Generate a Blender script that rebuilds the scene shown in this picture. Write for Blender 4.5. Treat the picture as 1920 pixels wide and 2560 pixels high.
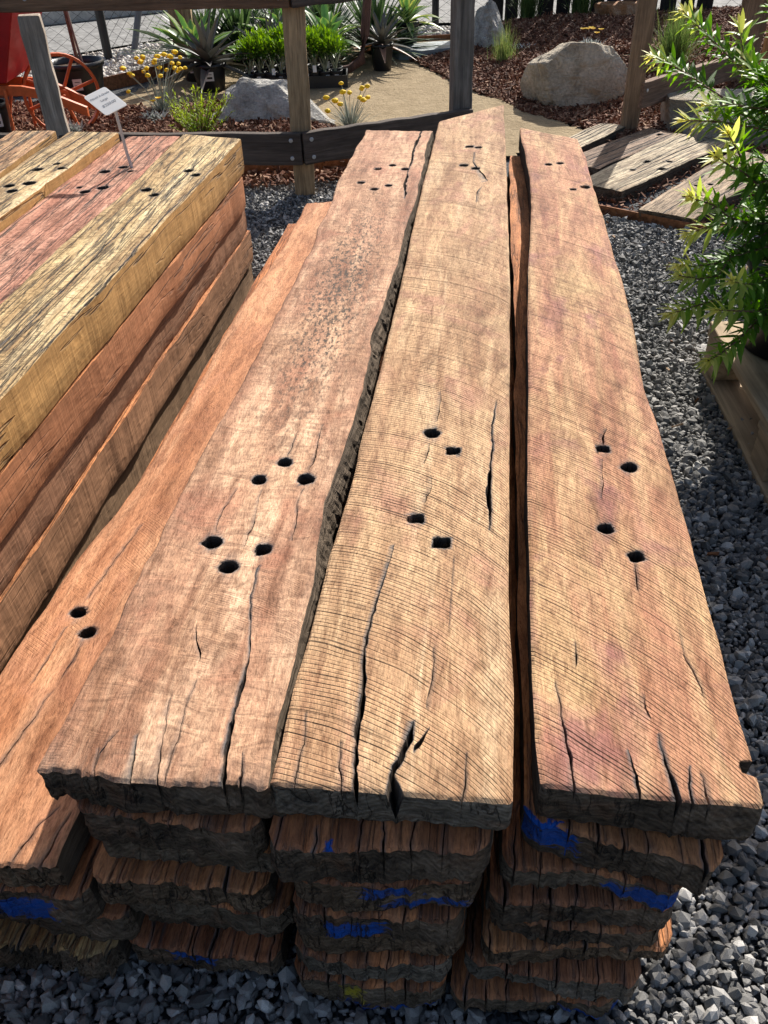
import bpy, bmesh, math, random
import numpy as np
from mathutils import Vector, Matrix

# ------------------------------------------------------------------ scene, camera, light
sc = bpy.context.scene
for o in list(bpy.data.objects): bpy.data.objects.remove(o)
COL = sc.collection
sc.render.engine = 'CYCLES'
sc.cycles.use_denoising = True
sc.cycles.max_bounces = 5; sc.cycles.diffuse_bounces = 3; sc.cycles.glossy_bounces = 2; sc.cycles.transmission_bounces = 3
sc.cycles.use_adaptive_sampling = True; sc.cycles.adaptive_threshold = .015; sc.cycles.adaptive_min_samples = 16
sc.cycles.caustics_reflective = sc.cycles.caustics_refractive = False
sc.view_settings.view_transform = 'Standard'
sc.view_settings.look = 'None'
sc.view_settings.gamma = 1.0
sc.view_settings.use_curve_mapping = False
sc.view_settings.exposure = 0.77

PITCH, ROLL = math.radians(38.35), math.radians(2.1)
fwd = Vector((0, math.cos(PITCH), -math.sin(PITCH)))
up0 = Vector((0, math.sin(PITCH), math.cos(PITCH))); rt0 = Vector((1, 0, 0))
upv = up0*math.cos(ROLL) + rt0*math.sin(ROLL)
rtv = rt0*math.cos(ROLL) - up0*math.sin(ROLL)
cam_d = bpy.data.cameras.new('camera'); cam = bpy.data.objects.new('camera', cam_d); COL.objects.link(cam)
cam_d.sensor_fit = 'VERTICAL'; cam_d.sensor_height = 36; cam_d.lens = 29.13
cam_d.clip_start = 0.02; cam_d.clip_end = 500
m = Matrix((rtv, upv, -fwd)).transposed().to_4x4(); m.translation = (0, 0, 1.15)
cam.matrix_world = m
sc.camera = cam

SUN_AZ, SUN_EL = math.radians(22.5), math.radians(35)
world = bpy.data.worlds.new('World'); sc.world = world; world.use_nodes = True
wn = world.node_tree.nodes; wl = world.node_tree.links
sky = wn.new('ShaderNodeTexSky'); sky.sky_type = 'NISHITA'; sky.sun_disc = False
sky.sun_elevation = SUN_EL; sky.sun_rotation = SUN_AZ; sky.air_density = 1.0; sky.dust_density = 3.0
bgn = wn.get('Background') or wn.new('ShaderNodeBackground')
bgn.inputs['Strength'].default_value = 0.088
wl.new(sky.outputs[0], bgn.inputs['Color'])
outw = wn.get('World Output') or wn.new('ShaderNodeOutputWorld')
wl.new(bgn.outputs[0], outw.inputs['Surface'])
sun_d = bpy.data.lights.new('sun', 'SUN'); sun_d.energy = 4.6; sun_d.angle = math.radians(0.53)
sun_d.color = (1.0, 0.955, 0.885)
sun = bpy.data.objects.new('sun', sun_d); COL.objects.link(sun)
sdir = Vector((math.sin(SUN_AZ)*math.cos(SUN_EL), math.cos(SUN_AZ)*math.cos(SUN_EL), math.sin(SUN_EL)))
sun.rotation_euler = sdir.to_track_quat('Z', 'Y').to_euler(); sun.location = (2, 5, 6)

# ------------------------------------------------------------------ noise
def _h(ix, iy, seed):
    n = (ix.astype(np.int64)*374761393 + iy.astype(np.int64)*668265263 + int(seed)*1274126177) & 0x7fffffff
    n = ((n ^ (n >> 13))*1274126177) & 0x7fffffff
    n = (n ^ (n >> 16)) & 0xffff
    return n/65535.0*2-1
def vnoise(x, y, seed=0):
    x = np.asarray(x, float); y = np.asarray(y, float)
    x, y = np.broadcast_arrays(x, y)
    ix = np.floor(x); iy = np.floor(y); fx = x-ix; fy = y-iy
    fx = fx*fx*(3-2*fx); fy = fy*fy*(3-2*fy)
    a = _h(ix, iy, seed); b = _h(ix+1, iy, seed); c = _h(ix, iy+1, seed); d = _h(ix+1, iy+1, seed)
    return (a*(1-fx)+b*fx)*(1-fy) + (c*(1-fx)+d*fx)*fy
def fbm(x, y, seed=0, oct=4):
    s = 0; a = .55
    for k in range(oct):
        s = s + a*vnoise(np.asarray(x)*2**k, np.asarray(y)*2**k, seed+17*k); a *= .5
    return s

# ------------------------------------------------------------------ object helpers
def tag(o, label=None, cat=None, group=None, kind=None):
    if label: o['label'] = label
    if cat: o['category'] = cat
    if group: o['group'] = group
    if kind: o['kind'] = kind
    return o
def mesh_obj(name, me, mats=(), parent=None):
    o = bpy.data.objects.new(name, me)
    if len(me.materials) == 0:
        for mt in (mats if isinstance(mats, (list, tuple)) else [mats]): me.materials.append(mt)
    COL.objects.link(o)
    if parent is not None: o.parent = parent
    return o
def empty(name, loc=(0, 0, 0), rz=0):
    o = bpy.data.objects.new(name, None); COL.objects.link(o); o.location = loc; o.rotation_euler = (0, 0, rz)
    o.empty_display_size = .05
    return o
def np_mesh(name, V, F=None, quads=None, tris=None, mat_idx=None, smooth=False, attrs=None):
    """fast mesh from numpy arrays; F: (n,k) array of faces, all the same size"""
    me = bpy.data.meshes.new(name)
    V = np.asarray(V, np.float32); F = np.asarray(F, np.int32)
    n, k = F.shape
    me.vertices.add(len(V)); me.vertices.foreach_set('co', V.ravel())
    me.loops.add(n*k); me.loops.foreach_set('vertex_index', F.ravel())
    me.polygons.add(n); me.polygons.foreach_set('loop_start', np.arange(0, n*k, k, dtype=np.int32))
    me.polygons.foreach_set('loop_total', np.full(n, k, np.int32))
    if mat_idx is not None: me.polygons.foreach_set('material_index', np.asarray(mat_idx, np.int32))
    sm = np.asarray(smooth, bool) if not isinstance(smooth, bool) else np.full(n, smooth)
    me.update(calc_edges=True)
    me.polygons.foreach_set('use_smooth', sm)
    for an, av in (attrs or {}).items():
        at = me.attributes.new(an, 'FLOAT', 'POINT'); at.data.foreach_set('value', np.asarray(av, np.float32))
    me.validate()
    return me
class MB:
    """collects faces; build() links them as one mesh object"""
    def __init__(s): s.v = []; s.f = []
    def add(s, V, F):
        n = len(s.v); s.v += [tuple(p) for p in V]; s.f += [tuple(i+n for i in f) for f in F]; return s
    def box(s, c, d, rot=None, taper=1.0, jit=0, rng=random):
        x, y, z = d[0]/2, d[1]/2, d[2]/2
        P = [(-x,-y,-z),(x,-y,-z),(x,y,-z),(-x,y,-z),(-x*taper,-y*taper,z),(x*taper,-y*taper,z),(x*taper,y*taper,z),(-x*taper,y*taper,z)]
        P = [Vector(p)+Vector((rng.uniform(-jit,jit),)*3 if jit else (0,0,0)) for p in P]
        if rot is not None: P = [rot @ p for p in P]
        c = Vector(c)
        return s.add([p+c for p in P], [(0,3,2,1),(4,5,6,7),(0,1,5,4),(1,2,6,5),(2,3,7,6),(3,0,4,7)])
    def tube(s, pts, rad, n=6, cap=True):
        pts = [Vector(p) for p in pts]; R = rad if isinstance(rad, (list, tuple)) else [rad]*len(pts)
        rings = []; ref = Vector((0, 0, 1))
        for i, p in enumerate(pts):
            t = (pts[min(i+1, len(pts)-1)]-pts[max(i-1, 0)])
            t = t.normalized() if t.length > 1e-9 else Vector((0, 0, 1))
            a = t.cross(ref if abs(t.dot(ref)) < .95 else Vector((1, 0, 0))).normalized(); b = t.cross(a)
            rings.append([p + (a*math.cos(2*math.pi*k/n)+b*math.sin(2*math.pi*k/n))*R[i] for k in range(n)])
        V = [q for r in rings for q in r]; F = []
        for i in range(len(pts)-1):
            for k in range(n):
                k2 = (k+1) % n; F.append((i*n+k, i*n+k2, (i+1)*n+k2, (i+1)*n+k))
        if cap: F.append(tuple(range(n-1, -1, -1))[::-1]); F.append(tuple((len(pts)-1)*n+k for k in range(n)))
        return s.add(V, F)
    def lathe(s, prof, n=24, c=(0, 0, 0)):
        V = [(c[0]+r*math.cos(2*math.pi*k/n), c[1]+r*math.sin(2*math.pi*k/n), c[2]+z) for r, z in prof for k in range(n)]
        F = []
        for i in range(len(prof)-1):
            for k in range(n):
                k2 = (k+1) % n; F.append((i*n+k, i*n+k2, (i+1)*n+k2, (i+1)*n+k))
        return s.add(V, F)
    def build(s, name, mat, parent=None, smooth=False, bevel=0):
        me = bpy.data.meshes.new(name); me.from_pydata(s.v, [], s.f); me.update()
        if bevel:
            bm = bmesh.new(); bm.from_mesh(me)
            bmesh.ops.bevel(bm, geom=list(bm.edges), offset=bevel, segments=1, affect='EDGES', clamp_overlap=True)
            bm.to_mesh(me); bm.free()
        if smooth: me.polygons.foreach_set('use_smooth', [True]*len(me.polygons))
        return mesh_obj(name, me, [mat], parent)

# ------------------------------------------------------------------ material helpers
class NT:
    def __init__(s, name):
        s.m = bpy.data.materials.new(name); s.m.use_nodes = True; s.t = s.m.node_tree; s.n = s.t.nodes; s.l = s.t.links
        s.b = s.n.get('Principled BSDF')
        s.b.inputs['Specular IOR Level'].default_value = .25
    def _in(s, sock, v):
        if isinstance(v, bpy.types.NodeSocket): s.l.new(v, sock)
        elif v is not None:
            if hasattr(sock.default_value, '__len__') and not isinstance(v, (tuple, list)): v = (v,)*len(sock.default_value)
            if hasattr(sock.default_value, '__len__') and len(sock.default_value) == 4 and len(v) == 3: v = (*v, 1)
            sock.default_value = v
    def obj(s):
        return s.n.new('ShaderNodeTexCoord').outputs['Object']
    def gen(s): return s.n.new('ShaderNodeTexCoord').outputs['Generated']
    def mapv(s, v, scale=(1,1,1), loc=(0,0,0), rot=(.55,.37,.81)):
        n = s.n.new('ShaderNodeMapping'); s.l.new(v, n.inputs[0]); n.inputs['Scale'].default_value = scale
        n.inputs['Location'].default_value = loc; n.inputs['Rotation'].default_value = rot; return n.outputs[0]
    def noise(s, v, scale=1, detail=4, rough=.55, dist=0, out=0):
        n = s.n.new('ShaderNodeTexNoise'); s.l.new(v, n.inputs['Vector']); n.inputs['Scale'].default_value = scale
        n.inputs['Detail'].default_value = detail; n.inputs['Roughness'].default_value = rough; n.inputs['Distortion'].default_value = dist
        return n.outputs[out]
    def voro(s, v, scale=1, feat='F1', out='Distance', rnd=1):
        n = s.n.new('ShaderNodeTexVoronoi'); n.feature = feat; s.l.new(v, n.inputs['Vector']); n.inputs['Scale'].default_value = scale
        n.inputs['Randomness'].default_value = rnd; return n.outputs[out]
    def math(s, op, a, b=None, c=None, clamp=False):
        n = s.n.new('ShaderNodeMath'); n.operation = op; n.use_clamp = clamp
        s._in(n.inputs[0], a)
        if b is not None: s._in(n.inputs[1], b)
        if c is not None: s._in(n.inputs[2], c)
        return n.outputs[0]
    def mr(s, v, a, b, c=0., d=1., smooth=False):
        n = s.n.new('ShaderNodeMapRange'); n.clamp = True
        if smooth: n.interpolation_type = 'SMOOTHSTEP'
        s._in(n.inputs['Value'], v)
        for k, x in zip(('From Min','From Max','To Min','To Max'), (a, b, c, d)): n.inputs[k].default_value = x
        return n.outputs[0]
    def mix(s, f, a, b, mode='MIX'):
        n = s.n.new('ShaderNodeMix'); n.data_type = 'RGBA'; n.blend_type = mode; n.clamp_factor = True
        s._in(n.inputs[0], f); s._in(n.inputs[6], a); s._in(n.inputs[7], b); return n.outputs[2]
    def ramp(s, f, stops):
        n = s.n.new('ShaderNodeValToRGB'); s._in(n.inputs[0], f); e = n.color_ramp.elements
        while len(e) < len(stops): e.new(.5)
        for k, (p, c) in enumerate(stops): e[k].position = p; e[k].color = (*c, 1) if len(c) == 3 else c
        return n.outputs[0]
    def attr(s, name):
        n = s.n.new('ShaderNodeAttribute'); n.attribute_name = name; return n.outputs['Fac']
    def vmath(s, op, a, b=None, out=0):
        n = s.n.new('ShaderNodeVectorMath'); n.operation = op; s._in(n.inputs[0], a)
        if b is not None: s._in(n.inputs[1], b)
        return n.outputs[out]
    def bump(s, h, dist=.002, strength=1, normal=None):
        n = s.n.new('ShaderNodeBump'); n.inputs['Distance'].default_value = dist; n.inputs['Strength'].default_value = strength
        s._in(n.inputs['Height'], h)
        if normal is not None: s.l.new(normal, n.inputs['Normal'])
        return n.outputs[0]
    def done(s, col, rough=.8, normal=None, spec=None, metal=None, trans=None):
        s._in(s.b.inputs['Base Color'], col); s._in(s.b.inputs['Roughness'], rough)
        if normal is not None: s.l.new(normal, s.b.inputs['Normal'])
        if spec is not None: s.b.inputs['Specular IOR Level'].default_value = spec
        if metal is not None: s.b.inputs['Metallic'].default_value = metal
        return s.m

def sawn_wood(name, c0, c1, c2, patch, saw=None, fissure=0., cross=0., seed=0, patch2=None, blotch=None, figure=0.):
    """sawn face of an old hardwood slab. grain runs along local Y. saw = (cx, cy, spacing, strength, patchiness)"""
    t = NT(name); P0 = t.obj()
    P = t.vmath('ADD', P0, (seed*1.37, seed*2.11, seed*.7))
    warp = t.noise(t.mapv(P, (6, 1.5, 6)), 1, 3, .5, out=1)
    warp = t.vmath('MULTIPLY', t.vmath('SUBTRACT', warp, (.5, .5, .5)), (.05, .05, .02))
    Pw = t.vmath('ADD', P, warp)
    g1 = t.noise(t.mapv(Pw, (26, 1.5, 26)), 1, 6, .6, .4)
    g2 = t.noise(t.mapv(Pw, (6, 3.2, 6)), 1, 4, .6, .3)
    g3 = t.noise(t.mapv(Pw, (420, 95, 420)), 1, 4, .7)
    g5 = t.noise(t.mapv(Pw, (75, 16, 75), (2, 8, 3)), 1, 4, .65, .8)
    g4 = t.noise(t.mapv(P, (9, 6, 9), (3.1, 7.7, 1)), 1, 3, .6, .6)
    col = t.ramp(g1, [(.34, c2), (.5, c0), (.64, c1)])
    col = t.mix(t.mr(g2, .5, .68), col, patch)
    if patch2 is not None: col = t.mix(t.mr(g4, .54, .68, 0, .85), col, patch2)
    h = t.math('ADD', t.math('MULTIPLY', g3, 1.1), t.math('MULTIPLY', g5, .8))
    if figure:
        fg = t.noise(t.mapv(P, (15, 36, 15), (.3, 1.9, 0), (0, 0, .6)), 1, 4, .6, 2.0)
        col = t.mix(t.mr(fg, .42, .64, 0, .7*figure), col, tuple(.55*x for x in c0))
        h = t.math('ADD', h, t.math('MULTIPLY', fg, 1.1*figure))
    g6 = t.noise(t.mapv(Pw, (13, 3.0, 13), (9, 2, 6)), 1, 5, .62, .7)
    col = t.mix(1.0, col, t.ramp(g6, [(.34, (.66, .58, .53)), (.52, (1., .98, .97)), (.66, (1.14, 1.14, 1.12))]), 'MULTIPLY')
    col = t.mix(1.0, col, t.ramp(g5, [(.3, (.58, .51, .47)), (.5, (1., .99, .98)), (.7, (1.24, 1.24, 1.22))]), 'MULTIPLY')
    col = t.mix(1.0, col, t.ramp(g3, [(.3, (.52, .48, .45)), (.5, (1., 1., 1.)), (.7, (1.22, 1.22, 1.2))]), 'MULTIPLY')
    if blotch is not None:      # grey lichen / dirt speckle patch: (x, y, rx, ry)
        bx, by, rx, ry = blotch
        d = t.vmath('LENGTH', t.vmath('MULTIPLY', t.vmath('SUBTRACT', P0, (bx, by, 0)), (1/rx, 1/ry, 0)), out=1)
        sp = t.noise(t.mapv(P, (150, 62, 150)), 1, 4, .7)
        msk = t.math('MULTIPLY', t.mr(d, 1.15, .45), t.mr(t.math('ADD', sp, t.mr(d, 0, 1, .04, -.05)), .49, .60))
        col = t.mix(t.math('MULTIPLY', msk, .88), col, (.035, .03, .024))
    if saw:
        xc, rad, spc, st, pat = saw
        sx = t.n.new('ShaderNodeSeparateXYZ'); t.l.new(P0, sx.inputs[0])
        dxx = t.math('SUBTRACT', sx.outputs[0], xc)
        arcy = t.math('SQRT', t.math('MAXIMUM', t.math('SUBTRACT', rad*rad, t.math('MULTIPLY', dxx, dxx)), .0004))
        d = t.math('SUBTRACT', sx.outputs[1], arcy)
        wob = t.noise(t.mapv(P, (2.5, 4, 2.5)), 1, 3, .55)
        d2 = t.math('ADD', d, t.math('MULTIPLY', wob, spc*7))
        ph = t.math('MULTIPLY', d2, 1/spc)
        n1d = t.n.new('ShaderNodeTexNoise'); n1d.noise_dimensions = '1D'; t.l.new(t.math('MULTIPLY', ph, .31), n1d.inputs['W']); n1d.inputs['Detail'].default_value = 2
        ph = t.math('ADD', ph, t.math('MULTIPLY', n1d.outputs[0], .8))
        tri = t.math('ABSOLUTE', t.math('SUBTRACT', t.math('FRACT', ph), .5))     # 0 mid .. .5 edge
        line = t.mr(tri, .31, .46)
        idn = t.n.new('ShaderNodeTexNoise'); idn.noise_dimensions = '2D'
        cmb = t.n.new('ShaderNodeCombineXYZ'); t.l.new(t.math('FLOOR', ph), cmb.inputs[0]); t.l.new(t.math('MULTIPLY', g2, 5.), cmb.inputs[1])
        t.l.new(cmb.outputs[0], idn.inputs['Vector']); idn.inputs['Scale'].default_value = .73; idn.inputs['Detail'].default_value = 1
        line = t.math('MULTIPLY', line, t.mr(idn.outputs[0], .36, .58, .1, 1))
        pm = t.noise(t.mapv(P, (9, 3.5, 9), (1, 4, 2)), 1, 4, .6)
        line = t.math('MULTIPLY', line, t.mr(pm, .5-pat, .5+.10-pat*.4, .03, 1))
        line = t.math('MULTIPLY', line, t.mr(t.noise(t.mapv(P, (160, 60, 160)), 1, 2), .28, .5, .25, 1))
        col = t.mix(t.math('MULTIPLY', line, st), col, tuple(.22*x for x in c2))
        h = t.math('SUBTRACT', h, t.math('MULTIPLY', line, 3.0*st))
    if fissure:
        f = t.noise(t.mapv(Pw, (52, 2.2, 52)), 1, 3, .55)
        f = t.mr(t.math('ABSOLUTE', t.math('SUBTRACT', f, .5)), .026, .004)
        f2 = t.noise(t.mapv(Pw, (120, 6, 120), (5, 5, 5)), 1, 2, .5)
        f2 = t.mr(t.math('ABSOLUTE', t.math('SUBTRACT', f2, .5)), .03, .005, 0, .6)
        f = t.math('MAXIMUM', f, t.math('MULTIPLY', f2, t.mr(g4, .42, .6)))
        col = t.mix(t.math('MULTIPLY', f, .75*fissure), col, (.06, .055, .05))
        h = t.math('SUBTRACT', h, t.math('MULTIPLY', f, 3.5*fissure))
    if cross:
        q = t.noise(t.mapv(Pw, (14, 105, 14)), 1, 3, .6)
        q = t.mr(t.math('ABSOLUTE', t.math('SUBTRACT', q, .5)), .03, .006)
        q = t.math('MULTIPLY', q, t.mr(t.noise(t.mapv(P, (60, 25, 60)), 1, 2), .4, .6))
        col = t.mix(t.math('MULTIPLY', q, .6*cross), col, tuple(.25*x for x in c2))
        h = t.math('SUBTRACT', h, t.math('MULTIPLY', q, 1.6*cross))
    sn = t.noise(t.mapv(P, (90, 60, 90)), 1, 3, .6)
    st_ = t.math('MULTIPLY', t.mr(t.attr('stain_shade'), 0, .7), t.mr(sn, .3, .62, .3, .95))
    col = t.mix(st_, col, (.125, .12, .118)); col = t.mix(t.mr(t.attr('stain_shade'), .66, .92), col, (.016, .0145, .0135))  # grey iron stain, then near-black shade painted into cracks and holes
    wsn = t.noise(t.mapv(P, (70, 9, 70)), 1, 4, .65)
    we = t.math('MULTIPLY', t.attr('weather'), t.mr(wsn, .35, .6))
    col = t.mix(we, col, (.17, .145, .12))
    pn = t.noise(t.mapv(P, (60, 60, 60)), 1, 4, .7)
    pa = t.math('MULTIPLY', t.mr(t.math('ADD', t.attr('paint'), t.math('MULTIPLY', t.math('SUBTRACT', pn, .5), 1.6)), .55, .68), t.mr(t.attr('paint'), 0, .1))
    col = t.mix(pa, col, (.012, .085, .40))
    return t.done(col, .78, t.bump(h, .0016), spec=.2)

def end_grain(name, c=(.13, .112, .098), seed=0, paint_c=(.012, .09, .42)):
    t = NT(name); P = t.vmath('ADD', t.obj(), (seed*1.7, seed*.9, seed*2.3))
    n1 = t.noise(t.mapv(P, (55, 55, 90)), 1, 6, .65, .3)
    n2 = t.noise(t.mapv(P, (8, 8, 16)), 1, 4, .6)
    n3 = t.noise(t.mapv(P, (340, 340, 130)), 1, 3, .6)
    O = t.obj(); rd = t.vmath('LENGTH', t.vmath('MULTIPLY', t.vmath('SUBTRACT', O, (.04*math.sin(seed*5), 0, -.09-.03*math.cos(seed*3))), (1, 0, 1)), out=1)
    rg_ = t.math('SINE', t.math('MULTIPLY', t.math('ADD', rd, t.math('MULTIPLY', n2, .03)), 950.))
    col = t.ramp(n2, [(.32, tuple(.6*x for x in c)), (.52, c), (.7, tuple(min(1, 1.75*x) for x in c))])
    col = t.mix(t.mr(t.noise(t.mapv(P, (14, 14, 22), (4, 2, 9)), 1, 4, .6), .56, .72, 0, .7), col, (.20, .105, .06))
    col = t.mix(1., col, t.ramp(n1, [(.3, (.36, .34, .32)), (.5, (.95, .94, .93)), (.68, (1.5, 1.48, 1.45))]), 'MULTIPLY')
    col = t.mix(1., col, t.ramp(t.mr(rg_, -1, 1), [(0, (.8, .78, .76)), (1, (1.12, 1.11, 1.1))]), 'MULTIPLY')
    ck = t.noise(t.mapv(P, (24, 24, 9), (0, 0, 3)), 1, 4, .6, .6)
    ck = t.mr(t.math('ABSOLUTE', t.math('SUBTRACT', ck, .5)), .016, .003)
    ck = t.math('MULTIPLY', ck, t.mr(t.noise(t.mapv(P, (12, 12, 12)), 1, 2), .42, .58))
    col = t.mix(t.math('MULTIPLY', ck, .7), col, (.03, .026, .022))
    pn = t.noise(t.mapv(P, (26, 40, 110)), 1, 5, .68)
    pa = t.mr(t.math('ADD', t.attr('paint'), t.math('MULTIPLY', t.math('SUBTRACT', pn, .5), 1.9)), .55, .72)
    pa = t.math('MULTIPLY', t.math('MULTIPLY', pa, t.mr(t.attr('paint'), 0, .1)), t.math('SUBTRACT', 1., t.math('MULTIPLY', ck, .9)))
    col = t.mix(t.math('MULTIPLY', pa, t.mr(n1, .3, .6, .6, 1)), col, paint_c)
    ya = t.mr(t.math('ADD', t.attr('yellow'), t.math('MULTIPLY', t.math('SUBTRACT', n1, .5), 1.5)), .5, .7)
    col = t.mix(t.math('MULTIPLY', ya, .85), col, (.50, .40, .03))
    h = t.math('ADD', t.math('ADD', t.math('MULTIPLY', n1, 2.6), t.math('MULTIPLY', rg_, .10)), t.math('SUBTRACT', t.math('MULTIPLY', n3, .9), t.math('MULTIPLY', ck, 2.5)))
    return t.done(col, .9, t.bump(h, .0055), spec=.15)

def rough_side(name, c=(.17, .12, .085), seed=0, fibre=1.):
    t = NT(name); P = t.vmath('ADD', t.obj(), (seed*1.1, seed*.4, seed*.3))
    n1 = t.noise(t.mapv(P, (120, 10, 150)), 1, 5, .65, .5)
    n2 = t.noise(t.mapv(P, (12, 4, 20)), 1, 4, .6)
    col = t.ramp(n1, [(.28, tuple(.35*x for x in c)), (.55, c), (.75, tuple(1.7*x for x in c))])
    col = t.mix(t.mr(n2, .5, .7, 0, .6), col, tuple(.5*x for x in c))
    return t.done(col, .9, t.bump(t.math('MULTIPLY', n1, 2.5*fibre), .003), spec=.15)

def plain(name, c, rough=.6, spec=.3, nscale=0, var=.25, bump=0, metal=None):
    t = NT(name)
    if nscale:
        n = t.noise(t.obj(), nscale, 5, .6)
        col = t.ramp(n, [(.3, tuple(max(0, x*(1-var)) for x in c)), (.7, tuple(min(1, x*(1+var)) for x in c))])
        return t.done(col, rough, t.bump(n, bump) if bump else None, spec, metal)
    return t.done(c, rough, None, spec, metal)

def shade_mat(name, lo, hi, rough=.85, mid=None, spec=.25, bump=0, bscale=200, transl=0, extra=None):
    """colour picked per piece from the point attribute 'shade' (0..1)"""
    t = NT(name)
    stops = [(0, lo), (1, hi)] if mid is None else [(0, lo), (.5, mid), (1, hi)]
    if extra: stops = stops + extra
    col = t.ramp(t.attr('shade'), sorted(stops, key=lambda q: q[0]))
    nrm = None
    if bump:
        n = t.noise(t.obj(), bscale, 4, .65); nrm = t.bump(n, bump)
        col = t.mix(1., col, t.ramp(n, [(.3, (.75,)*3), (.7, (1.2,)*3)]), 'MULTIPLY')
    mt = t.done(col, rough, nrm, spec)
    if transl:
        tr = t.n.new('ShaderNodeBsdfTranslucent'); hs = t.n.new('ShaderNodeHueSaturation')
        hs.inputs['Saturation'].default_value = 1.15; hs.inputs['Value'].default_value = 1.5; t.l.new(col, hs.inputs['Color'])
        t.l.new(hs.outputs[0], tr.inputs['Color'])
        mx = t.n.new('ShaderNodeMixShader'); mx.inputs[0].default_value = transl
        out = t.n.get('Material Output'); t.l.new(t.b.outputs[0], mx.inputs[1]); t.l.new(tr.outputs[0], mx.inputs[2]); t.l.new(mx.outputs[0], out.inputs['Surface'])
    return mt

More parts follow.
